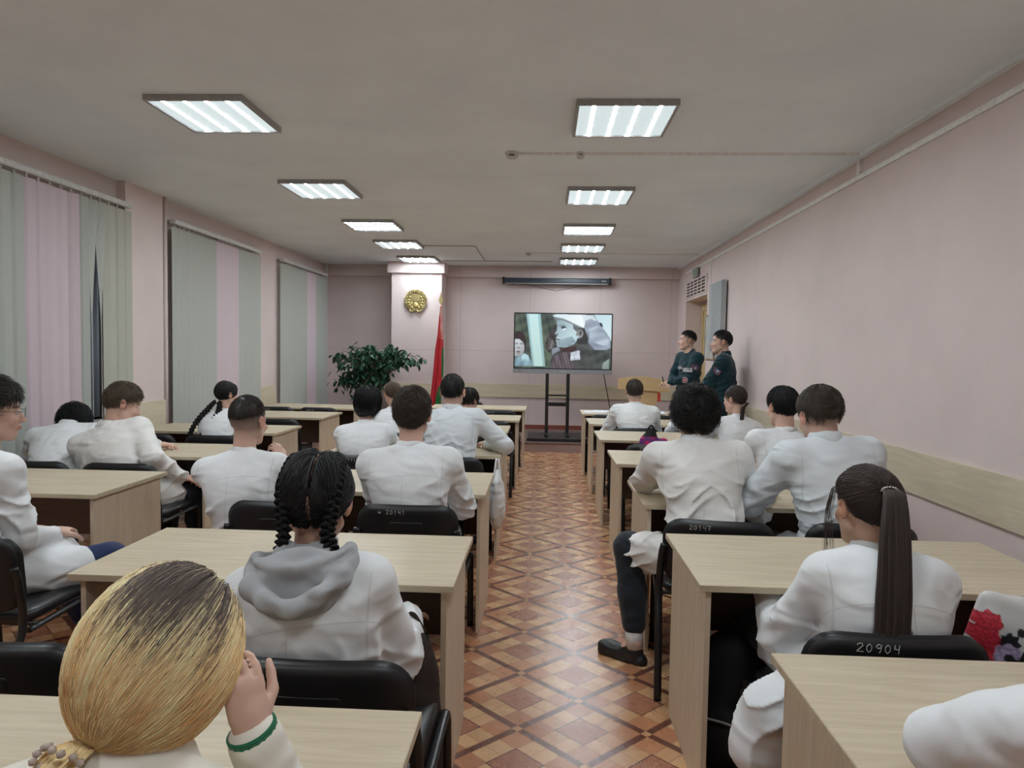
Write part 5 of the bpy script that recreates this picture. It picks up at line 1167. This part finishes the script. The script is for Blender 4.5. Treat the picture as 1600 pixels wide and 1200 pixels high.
IMG = raster(256, 146, [
 (tex((40,52,50), (92,104,88), 1.1, 1), []), (grad((150,190,195), (140,170,172), 400, 0, 520, 900), [(250,100), (460,100), (500,500), (545,905), (355,905), (310,560)]), (grad((190,220,222), (175,205,200), 300, 0, 480, 900), [(285,100), (420,100), (470,560), (510,905), (385,905), (335,540)]),
 (grad((175,205,215), (205,222,228), 1100, 100, 1510, 500), [(1240,100), (1520,100), (1520,520), (1380,330)]),
 (tex((70,62,62), (40,38,40), 2, 2), [(700,270), (640,340), (590,430), (545,540), (535,620), (600,700), (720,640), (730,420), (720,290)]), (tex((120,118,120), (60,58,60), 4, 3), [(600,470), (580,560), (570,650), (640,640), (690,560), (640,500)]),
 (tex((95,100,102), (50,54,54), 1.6, 4), [(1000,560), (1250,480), (1400,560), (1500,640), (1510,760), (1390,820), (1380,930), (820,930), (900,760)]),
 (tex((150,162,178), (108,118,134), 1.5, 5), [(1110,240), (1160,190), (1250,180), (1330,230), (1420,360), (1500,470), (1505,610), (1400,660), (1270,640), (1190,560), (1150,420), (1100,330)]), (tex((178,192,205), (120,132,148), 1.6, 15), [(1180,330), (1300,280), (1420,400), (1490,500), (1490,600), (1330,560), (1200,500)]),
 (tex((52,58,56), (84,90,88), 1.4, 6), [(1200,640), (1500,640), (1490,760), (1390,800), (1340,900), (1240,880), (1150,760)]), ((48,50,52), [(1330,230), (1370,240), (1390,300), (1350,290)]), (grad((150,165,165), (120,135,130), 1400, 750, 1500, 900), [(1490,770), (1490,925), (1390,925), (1400,840)]),
 (tex((80,84,84), (50,52,52), 2.2, 16), [(620,640), (760,590), (900,600), (1060,540), (1190,620), (1240,930), (600,930), (640,760)]), (tex((112,100,108), (50,44,50), 8, 7), [(660,760), (800,680), (920,680), (1000,930), (640,930)]), (tex((84,58,60), (50,34,38), 3, 8), [(760,630), (900,610), (1010,580), (1000,640), (900,680), (790,690)]), (tex((140,146,158), (100,106,118), 2, 9), [(640,640), (740,600), (760,660), (680,700), (640,740)]),
 ((48,50,52), [(1000,300), (1110,310), (1180,480), (1150,560), (1020,560), (980,420)]),
 (grad((128,150,160), (182,204,210), 690, 200, 930, 420), [(700,215), (760,190), (900,210), (1000,300), (1010,470), (1000,520), (960,560), (860,605), (760,610), (710,590), (708,545), (695,520), (705,490), (695,470), (715,435), (685,425), (680,405), (705,360), (712,300)]),
 (grad((150,172,182), (120,138,146), 800, 430, 900, 620), [(760,500), (930,440), (995,520), (900,590), (770,608), (715,590)]), ((92,98,102), [(940,240), (1030,290), (1040,340), (990,370), (950,330)]), (tex((150,150,150), (96,96,98), 2, 10), el(1045, 405, 52, 68, 12)), ((176,196,205), el(1010, 455, 26, 20)), ((70,76,80), el(1060, 395, 22, 34, 12)),
 (grad((196,214,220), (228,236,238), 640, 130, 1100, 130), [(638,140), (690,112), (1060,118), (1180,130), (1230,160), (1130,210), (1105,320), (960,250), (800,180), (700,165)]), (grad((110,120,126), (140,152,158), 700, 160, 1090, 330), [(640,142), (700,162), (800,178), (960,250), (1100,330), (1040,310), (930,262), (780,205), (720,200), (690,215)]), (grad((215,226,230), (190,205,212), 1050, 120, 1200, 220), [(1060,118), (1240,124), (1300,200), (1280,210), (1200,180), (1130,210), (1110,260), (1090,180)]),
 ((60,66,74), [(760,300), (820,285), (855,320), (820,315), (780,330)]), ((222,234,240), el(812, 338, 26, 14, -15)), ((34,40,48), el(800, 322, 20, 12, -10)), ((80,90,98), [(735,285), (800,268), (840,282), (780,280), (740,298)]), ((88,92,98), el(712, 420, 20, 14)), ((72,62,66), [(700,485), (760,492), (768,502), (730,512), (700,500)]), ((110,108,112), el(728, 535, 24, 10)), ((120,136,146), el(735, 565, 30, 8)),
 ((50,54,58), el(690, 292, 26, 20)), (tex((196,204,214), (160,168,180), 3, 11), [(920,690), (1050,650), (1060,790), (915,810)]), ((240,245,250), el(1010, 745, 20, 16)), ((60,64,70), el(1010, 745, 9, 7)), ((240,245,250), el(945, 758, 18, 14)), ((60,64,70), el(945, 758, 8, 6)),
 ((52,40,42), [(85,400), (130,375), (190,390), (235,450), (255,560), (250,680), (225,720), (85,720)]), (grad((190,196,200), (150,152,156), 100, 540, 220, 700), [(85,500), (150,495), (205,540), (230,600), (228,680), (200,740), (150,760), (85,760)]), ((66,62,66), el(112, 566, 22, 8)), ((66,62,66), el(186, 568, 22, 8)), ((118,112,114), el(140, 628, 28, 9)), ((96,76,80), el(140, 690, 34, 12)), ((140,134,136), el(140, 722, 26, 8)),
 (tex((150,184,196), (90,112,124), 2, 12), [(85,780), (170,760), (220,705), (290,740), (330,820), (350,905), (85,905)]), (grad((178,208,216), (150,182,194), 200, 720, 280, 900), [(190,760), (230,715), (290,750), (300,820), (230,800), (200,840)])], 1)
M_pic = bpy.data.materials.new('screen_picture'); M_pic.use_nodes = True; nt = M_pic.node_tree; b_ = nt.nodes['Principled BSDF']; a_ = nt.nodes.new('ShaderNodeAttribute'); a_.attribute_name = 'Col'
b_.inputs['Base Color'].default_value = (.01,.01,.012,1); b_.inputs['Roughness'].default_value = .25; nt.links.new(a_.outputs['Color'], b_.inputs['Emission Color']); b_.inputs['Emission Strength'].default_value = .27
t = thing('display_screen', 'large flat screen with silver lower bezel showing a boy in a white helmet', 'screen', (TV[0], TV[1], 1.16))
bm = bmesh.new(); box(bm, -.775, .775, -.035, .035, 0, .955); part('casing', bm, simple('screen_black', (.018,.02,.024), .35), t, bevel=.006)
part('lower_bezel', BX(-.78, .78, -.046, -.036, .0, .068, bevel=.003), simple('silver_bezel', (.30,.31,.33), .35, .5, .3), t)
part('bezel_logo', BX(-.04, .04, -.0475, -.0462, .028, .036), M_pw, t); part('power_button', BX(-.69, -.66, -.0475, -.0462, .03, .04), M_blackpl, t)
Hh, Ww = IMG.shape[:2]; gx, gz = np.linspace(-.755, .755, Ww+1), np.linspace(.935, .085, Hh+1)
V0 = np.stack(np.meshgrid(gx, gz), -1).reshape(-1, 2); vv = np.stack([V0[:, 0], np.full(len(V0), -.0385), V0[:, 1]], 1); ii = np.arange((Ww+1)*(Hh+1)).reshape(Hh+1, Ww+1)
qq = np.stack([ii[:-1, :-1], ii[1:, :-1], ii[1:, 1:], ii[:-1, 1:]], -1).reshape(-1, 4); Ipad = np.pad(IMG, ((0,1),(0,1),(0,0)), 'edge').reshape(-1, 3)
mesh_obj('picture', vv, qq, M_pic, t, False, Ipad)
t = thing('screen_stand', 'black metal rolling stand carrying the large screen on the stage', 'stand', (.215, 10.75, .142))
for s in (-1, 1):
    part('upright', BX(s*.165-.026, s*.165+.026, .0, .045, .05, 1.10), M_tube, t); part('foot', BX(s*.165-.03, s*.165+.03, -.32, .32, .045, .075), M_tube, t)
part('crossbar', BX(-.138, .138, .005, .035, .50, .56), M_tube, t); part('shelf', BX(-.138, .138, -.02, .04, .66, .685), M_tube, t)
part('mounting_plate', BX(-.30, .30, .047, .06, 1.05, 1.6), M_tube, t)
part('base_plate', BX(-.46, .46, -.52, .34, .0, .045), M_blackpl, t)
bm = bmesh.new(); tube(bm, smooth_path([(.94, 10.80, 1.165), (1.02, 10.85, .8), (1.10, 10.95, .42), (1.13, 11.1, .15)]), .007, 8)
tag(finish(bm, 'power_cable', M_tube, smooth=True), 'black cable hanging from the right of the screen to the stage', 'cable')
t = thing('projection_screen_case', 'rolled-up dark projection screen case high on the back wall', 'projection screen', (.185, 11.80, 2.725))
bm = bmesh.new(); prism(bm, rrect(-.04, .04, -.045, .045, .02), 0, -.90, .90); part('housing', bm, M_screen, t)
for s in (-1, 1): bm = bmesh.new(); prism(bm, rrect(-.055, .055, -.06, .06, .02), 0, s*.90, s*.935); part('end_cap', bm, M_blackpl, t); part('wall_bracket', BX(s*.8-.02, s*.8+.02, .04, .04 if False else .119, -.01, .03), M_blackpl, t)
part('bottom_bar', BX(-.87, .87, -.046, -.030, -.056, -.042), M_grey, t); part('maker_plate', BX(.77, .85, -.0425, -.0405, -.01, .01), M_pw, t)
bm = bmesh.new(); tube(bm, [(-.56, -.01, -.056), (0, -.03, -.175), (.56, -.01, -.056)], .004, 6); part('pull_cord', bm, M_tube, t)
# ------------------------------------------------------------------ emblem
t = thing('wall_emblem', 'round gold coat of arms with wreath and star on the pilaster', 'emblem', (-2.185, 11.40, 2.325))
bm = bmesh.new(); ol = circ(.185, 48); prism(bm, ol, 1, -.012, .018); part('backing_disc', bm, M_gold, t)
def blob(bm, c, r, rot=0):
    m_ = Matrix.Translation(Vector(c)) @ Matrix.Rotation(rot, 4, 'Y') @ Matrix.Diagonal((*r, 1)); bmesh.ops.create_icosphere(bm, subdivisions=2, radius=1, matrix=m_)
bm = bmesh.new()
for s in (-1, 1):
    bm = bmesh.new()
    for k in range(15):
        a = math.radians(-78+k*11.2)
        for rr, sz in ((.178, .026), (.150, .024)): blob(bm, (s*rr*math.cos(a), -.016, rr*math.sin(a)), (.011, .012, sz), (PI/2-a-.5)*s if s > 0 else -(PI/2-a-.5))
    part('wreath_half', bm, M_gold, t, smooth=True)
bm = bmesh.new(); M_gold2 = simple('gold_light', (.62,.50,.20), .35, .5, .7)
for s in (-1, 1):
    for k in range(5): a = math.radians(-60+k*24); blob(bm, (s*.118*math.cos(a), -.02, .118*math.sin(a)-.01), (.020, .014, .020))
part('flowers', bm, M_gold2, t, smooth=True)
bm = bmesh.new(); prism(bm, [(-.05,-.02), (.05,-.02), (.062,.03), (.045,.07), (.01,.085), (-.03,.075), (-.06,.035)], 1, -.024, -.01); part('map_relief', bm, M_gold, t, bevel=.004)
bm = bmesh.new(); blob(bm, (0, -.014, -.075), (.055, .016, .055))
for k in range(9): a = math.radians(20+k*17.5); tube(bm, [(.05*math.cos(a), -.018, -.075+.05*math.sin(a)), (.105*math.cos(a), -.016, -.075+.105*math.sin(a))], [.006, .003], 6)
part('sun_relief', bm, M_gold2, t, smooth=True)
bm = bmesh.new(); ol = []
for k in range(10): a = PI/2+k*PI/5; r = .026 if k % 2 == 0 else .011; ol.append((r*math.cos(a), .148+r*math.sin(a)))
prism(bm, ol, 1, -.032, -.012); part('star', bm, simple('dull_red_star', (.22,.10,.03), .4, .5, .5), t)
bm = bmesh.new()
for s in (-1, 1): tube(bm, smooth_path([(s*.015, -.02, -.165), (s*.06, -.026, -.186), (s*.105, -.018, -.165)]), [.012]*13, 8)
part('ribbon', bm, M_gold, t, smooth=True)
# ------------------------------------------------------------------ flag
t = thing('flag_on_pole', 'furled red and green flag with a red and white woven edge on a gold-tipped pole', 'flag', (-1.72, 11.16, .142))
bm = bmesh.new(); tube(bm, [(0, 0, .04), (0, 0, 2.10)], .014, 12); part('pole', bm, M_birch, t, smooth=True)
bm = bmesh.new(); lathe(bm, [(.16, 0), (.16, .02), (.05, .04), (.02, .07)], (0, 0, 0)); part('pole_base', bm, M_grey, t)
bm = bmesh.new(); prism(bm, [(0,.0), (.022,.03), (.040,.08), (.020,.14), (0,.22), (-.020,.14), (-.040,.08), (-.022,.03)], 1, -.008, .008); part('spear_finial', bm, M_gold, t, bevel=.003)
bpy.data.objects[t.children[-1].name].location = (0, 0, 2.10)
NU, NV = 60, 90; lf = [(0, -.010), (.10, -.025), (.25, -.045), (.40, -.085), (.60, -.11), (.80, -.145), (1, -.165)]; rf = [(0, .014), (.15, .032), (.30, .048), (.50, .058), (.62, .055), (.66, .030), (.80, .026), (1, .03)]
vv, cc = [], []; RED, GRN, WHT = np.array((.52,.035,.045)), np.array((.02,.15,.045)), np.array((.72,.55,.55))
for j in range(NV+1):
    v = j/NV; z = 2.09-v*1.85; xl, xr = np.interp(v, *zip(*lf)), np.interp(v, *zip(*rf))
    for i in range(NU+1):
        u = i/NU; x = xl+(xr-xl)*u; A = .012+.035*v; y = -.02-A*(.55*math.sin(u*11+v*1.5)+.35*math.sin(u*23+2*v))-.02*v
        vv.append((x, y, z)); c = RED
        if x > -.01 and .37 < v < .66: c = GRN if x > .026 else RED
        if v > .66 and x > -.135+(1-v)*.42 and v > .72: c = GRN
        if v > .70 and x > .0 : c = GRN
        if v < .30 and x > -.02+.10*v-.02*(v < .08): c = WHT if (math.sin(u*17)+math.sin(v*260+u*9)) > .1 else RED
        cc.append(c)
vv, cc = np.array(vv), np.array(cc); ii = np.arange((NU+1)*(NV+1)).reshape(NV+1, NU+1); front = np.stack([ii[:-1, :-1], ii[1:, :-1], ii[1:, 1:], ii[:-1, 1:]], -1).reshape(-1, 4)
n0 = len(vv); v2 = vv+npv(0, .004, 0); qf = np.concatenate([front, front[:, ::-1]+n0]); brd = np.concatenate([ii[0, :], ii[1:, -1], ii[-1, -2::-1], ii[-2:0:-1, 0]]); nb = np.roll(brd, -1)
qf = np.concatenate([qf, np.stack([brd, nb, nb+n0, brd+n0], 1)]); M_flag = attr_mat('flag_cloth', .7, .3)
mesh_obj('cloth', np.concatenate([vv, v2]), qf, M_flag, t, True, np.concatenate([cc, cc]))
# ------------------------------------------------------------------ plant
t = thing('potted_ficus', 'wide spreading potted plant with glossy dark green leaves on the stage', 'plant', (-2.62, 10.72, .142)); rng = np.random.RandomState(8)
bm = bmesh.new(); lathe(bm, [(.11, 0), (.15, .28), (.165, .28), (.165, .31), (.14, .31), (.13, .26), (.0, .26)], (0, 0, 0)); part('pot', bm, simple('terracotta_pot', (.30,.13,.07), .7), t)
bm = bmesh.new(); tips = []; base = Vector((0, 0, .26))
def px(x, y, Y=10.72, dy=0): ppm = 1060/Y; return Vector(((x-850)/ppm-(-2.62), dy, 1.5-(y-546)/ppm-.142))
BRN = [(505,606), (512,612), (525,595), (520,575), (515,560), (528,548), (545,543), (560,546), (575,542), (590,545), (605,540), (620,546), (635,548), (650,556), (665,568), (640,562), (615,558), (600,565), (580,560), (560,562), (545,570), (560,585), (580,590), (600,580), (570,610), (590,605), (555,605), (535,605), (540,622), (585,620), (600,600), (610,575), (550,555), (530,562), (570,553), (628,556), (590,552), (548,622), (575,600), (520,600)]
stem = smooth_path([base, base+Vector((.01, 0, .35)), base+Vector((.02, -.01, .72))], 6); tube(bm, stem, .022, 8)
for x, y in BRN:
    e = px(x+rng.uniform(-3, 3), y, dy=rng.uniform(-.38, .30)); s0 = stem[rng.randint(7, len(stem))]; mid = (s0+e)/2+Vector((0, 0, .14)); path = smooth_path([s0, mid, e], 5); tube(bm, path, [.009*(1-.75*k/len(path)) for k in range(len(path))], 5, cap=False); tips.append([np.array(p_) for p_ in path])
part('stems', bm, simple('brown_bark', (.12,.075,.045), .8), t, smooth=True)
vv, qq, cc = [], [], []
for path in tips:
    for _ in range(24):
        k = rng.uniform(.45, 1); a = path[min(len(path)-1, int(k*(len(path)-1)))]+rng.normal(0, 1, 3)*npv(.055,.055,.038); L = rng.uniform(.07, .12); wd = L*.30
        az = rng.uniform(0, 2*PI); d = unit(npv(math.cos(az), math.sin(az)*.8, -rng.uniform(.2, 1.3))); sd = unit(np.cross(d, npv(0, 0, 1)+rng.normal(0, .35, 3))); nn = np.cross(sd, d); b0 = len(vv); g = rng.uniform(.6, 1.35)
        for tt, ww in ((0, .08), (.25, .85), (.55, 1), (.8, .55), (1, .04)):
            cpt = a+d*L*tt-npv(0, 0, 1)*L*.25*tt*tt
            for s_ in (-1, 0, 1): vv.append(cpt+sd*s_*wd*ww+nn*(.25*wd*ww*abs(s_))); cc.append(npv(.022,.085,.045)*g)
        for r_ in range(4):
            for s_ in range(2): o_ = b0+r_*3+s_; qq.append((o_, o_+1, o_+4, o_+3))
M_leaf = attr_mat('ficus_leaf', .32, .5); lo = mesh_obj('foliage', np.array(vv), np.array(qq), M_leaf, t, True, np.array(cc)); sm = lo.modifiers.new('thickness', 'SOLIDIFY'); sm.thickness = .0008
# ------------------------------------------------------------------ lectern, chair, papers
t = thing('lectern', 'light wooden lectern with a wide curved top panel at the right of the stage', 'lectern', (1.53, 10.72, .142))
bm = bmesh.new(); ol = [(-.39, .80)]+[(-.39+.78*k/16, .965+.055*math.sin(PI*k/16)-.035*k/16) for k in range(17)]+[(.39, .77)]; prism(bm, ol, 1, -.20, -.17); part('front_crest', bm, M_birch, t, bevel=.004)
bm = bmesh.new(); prism(bm, [(-.20, .79), (-.12, 0), (.14, 0), (.24, .79)], 1, -.168, -.14); part('front_panel', bm, M_birch, t)
for s in (-1, 1): part('side_panel', BX(s*.15-.01, s*.15+.01, -.139, .15, 0, .79), M_birch, t)
part('reading_top', BX(-.36, .36, -.169, .19, .80, .82), M_birch, t); part('red_tag', BX(.225, .27, -.172, -.150, .62, .76), simple('red_card', (.60,.05,.03), .6), t)
t = thing('wooden_chair', 'yellow plywood chair back showing between the two officers', 'chair', (2.03, 8.52, 0), .1)
bm = bmesh.new(); prism(bm, rrect(-.19, .19, .74, 1.10, .08), 1, -.19, -.172); part('backrest', bm, M_birch, t, bevel=.004); part('seat', BX(-.19, .19, -.17, .20, .44, .458, bevel=.005), M_birch, t)
for sx in (-1, 1):
    for sy in (-1, 1): bm = bmesh.new(); tube(bm, [(sx*.17, -.16 if sy < 0 else .17, 0), (sx*.17, -.16 if sy < 0 else .17, .44 if sy > 0 else 1.0)], .012, 8); part('leg', bm, M_grey, t, smooth=True)
for i, (x, y, r, dx) in enumerate(((.62, 8.62, .1, 0), (.72, 8.66, -.2, 0), (1.28, 8.55, .25, 0), (1.42, 8.62, -.1, 0), (1.36, 8.45, .4, 0))):
    tag(finish(BX(-.105, .105, -.148, .148, 0, .003+.0), 'paper_sheet', simple('paper_white%d' % i, (.70,.72,.76), .8)), ['white sheet at the aisle end of the farthest right desk', 'second white sheet at the aisle end of the farthest right desk, tilted', 'papers left of centre on the wall half of the farthest right desk', 'sheet nearest the officers on the farthest right desk', 'topmost tilted sheet on the wall half of the farthest right desk'][i], 'paper', 'papers on the farthest right desk')
    o = bpy.data.objects[C.objects[-1].name]; o.location = (x, y, .7502+(.0035*i if i not in (0, 2) else 0)); o.rotation_euler = (0, 0, r)
# ------------------------------------------------------------------ bags
def soft(name, fieldf, lo, hi, h, mat, parent=None, wrk=.004, s=22, col=None):
    f = Field(lo, hi, h); fieldf(f); X, Y, Z = f.grid(); f.F -= (wrk*np.sin(X*s+2*np.sin(Z*s*.6))*np.sin(Z*s*1.1+Y*s)).astype(np.float32); f.F = np.maximum(f.F, (lo[2]+.012-Z)*np.ones_like(f.F))
    v, q = f.mesh(); v = relax(v, q, 1, .3); return mesh_obj(name, v, q, mat, parent, True, col(v) if col else None)
def backpack(lab, x, y, z, rz, h, w, d, mat, zipm, name='backpack'):
    t = thing(name, lab, 'bag', (x, y, z), rz)
    def fl(f):
        f.ell(npv(0, 0, h*.30), npv(w*.52, d*.5, h*.34), None, .03); f.ell(npv(0, .01, h*.66), npv(w*.46, d*.42, h*.34), None, .06); f.ell(npv(0, -d*.42, h*.30), npv(w*.36, d*.22, h*.22), None, .015)
    soft('body', fl, npv(-w*.7, -d*.85, -.012), npv(w*.7, d*.7, h*1.1), .008, mat, t)
    bm = bmesh.new(); tube(bm, smooth_path([(-w*.30, -d*.60, h*.40), (-.05, -d*.66, h*.47), (.05, -d*.66, h*.47), (w*.30, -d*.60, h*.40)]), .004, 6); part('zip', bm, zipm, t)
    for s in (-1, 1): bm = bmesh.new(); tube(bm, smooth_path([(s*w*.2, d*.42, h*.9), (s*w*.25, d*.62, h*.6), (s*w*.28, d*.5, h*.15)]), .014, 8, ell=.35); part('strap', bm, mat, t, smooth=True)
    bm = bmesh.new(); tube(bm, smooth_path([(-.04, .02, h*.97), (0, .02, h*1.06), (.04, .02, h*.97)]), .007, 8); part('handle', bm, mat, t, smooth=True)
    return t
M_bagb = simple('black_nylon', (.010,.010,.011), .75, .3); M_bagbr = simple('brown_black_cloth', (.035,.025,.022), .85, .2)
backpack('black backpack on the floor beside the chair of the girl in the grey hood', -.385, 1.99, 0, .25, .66, .20, .26, M_bagbr, M_blackpl)
backpack('black backpack with a grey zip under the second right desk', .70, 2.45, 0, -.5, .50, .26, .24, M_bagb, M_grey)
t = thing('tote_bag', 'pale grey cloth tote hanging by the aisle at the fifth aisle-left desk', 'bag', (-.315, 4.72, .30))
soft('body', lambda f: (f.ell(npv(0, 0, .12), npv(.060, .12, .17), None, .02), f.ell(npv(0, 0, .25), npv(.035, .13, .12), None, .04)), npv(-.1, -.2, -.06), npv(.1, .2, .42), .008, M_collar, t)
for s in (-1, 1): bm = bmesh.new(); tube(bm, smooth_path([(s*.02, -.06, .33), (s*.01, -.03, .43), (s*.01, .03, .43), (s*.02, .06, .33)]), .006, 8); part('handle', bm, M_collar, t)
t = thing('small_bag', 'pink and purple bag with a black top on the seat of an empty right-block chair', 'bag', (.91, 5.68, .47)); 
def pkc(v):
    k = (np.sin(v[:, 0]*70+np.sin(v[:, 2]*60)*2)+np.sin(v[:, 2]*80+v[:, 1]*40)) ; c = np.where((k > .3)[:, None], npv(.55,.02,.12), npv(.14,.03,.16)); c[v[:, 2] > .34] = (.012,.012,.014); return c
soft('body', lambda f: (f.ell(npv(0, 0, .13), npv(.12, .08, .15), None, .02), f.ell(npv(-.02, 0, .28), npv(.085, .06, .09), None, .05), f.ell(npv(-.01, 0, .36), npv(.045, .03, .05), None, .03), f.ell(npv(.09, 0, .29), npv(.04, .03, .04), None, .03)), npv(-.18, -.14, -.012), npv(.18, .14, .48), .008, attr_mat('pink_purple_cloth', .7, .3), t, col=pkc)
bm = bmesh.new(); tube(bm, smooth_path([(-.05, 0, .38), (-.01, 0, .43), (.03, 0, .38)]), .008, 8); part('handle', bm, M_bagb, t)
# floral bag at the right edge
t = thing('floral_bag', 'white bag printed with red and lilac flowers at the right frame edge', 'bag', (1.40, 2.02, .46))
def flc(v):
    c = np.tile(npv(.62,.62,.60), (len(v), 1)); r = np.random.RandomState(5)
    for (x, z, R_, k) in ((-.105, .285, .030, 0), (-.115, .245, .032, 0), (-.10, .205, .030, 0), (-.06, .235, .024, 2), (-.065, .195, .034, 1), (-.03, .17, .026, 2), (-.085, .155, .03, 1), (.0, .15, .040, 0), (.01, .20, .040, 0), (.045, .25, .045, 3), (.06, .18, .05, 3), (.05, .31, .028, 0), (.10, .25, .04, 0), (.09, .10, .05, 0), (-.06, .08, .045, 1), (-.11, .09, .03, 0)):
        d = np.hypot(v[:, 0]-x, v[:, 2]-z)+.003*np.sin(7*np.arctan2(v[:, 2]-z, v[:, 0]-x)); m_ = d < R_; c[m_] = [(.60,.035,.06), (.42,.34,.50), (.02,.02,.025), (.12,.01,.02)][k]
        m2 = m_ & (np.sin(d*330+2*np.sin(5*np.arctan2(v[:, 2]-z, v[:, 0]-x))) > .35); c[m2] *= .62
    for x, z in ((-.030, .262), (-.065, .19)): c[np.hypot(v[:, 0]-x, v[:, 2]-z) < .012] = (.02,.02,.02)
    return c
soft('body', lambda f: (f.ell(npv(0, 0, .13), npv(.15, .07, .17), None, .02), f.ell(npv(0, 0, .24), npv(.135, .05, .11), None, .05), f.ell(npv(-.09, 0, .32), npv(.03, .02, .04), None, .05), f.ell(npv(.10, 0, .33), npv(.03, .02, .04), None, .05)), npv(-.20, -.12, -.012), npv(.20, .12, .42), .0042, attr_mat('floral_print', .5, .4), t, .004, 30, flc)
for s in (-1, 1): bm = bmesh.new(); tube(bm, smooth_path([(-.09, s*.02, .33), (-.03, s*.025, .295), (.03, s*.02, .33), (.10, s*.02, .42), (.15, s*.02, .47)]), .009, 8, ell=.5); part('handle', bm, M_collar, t, smooth=True)
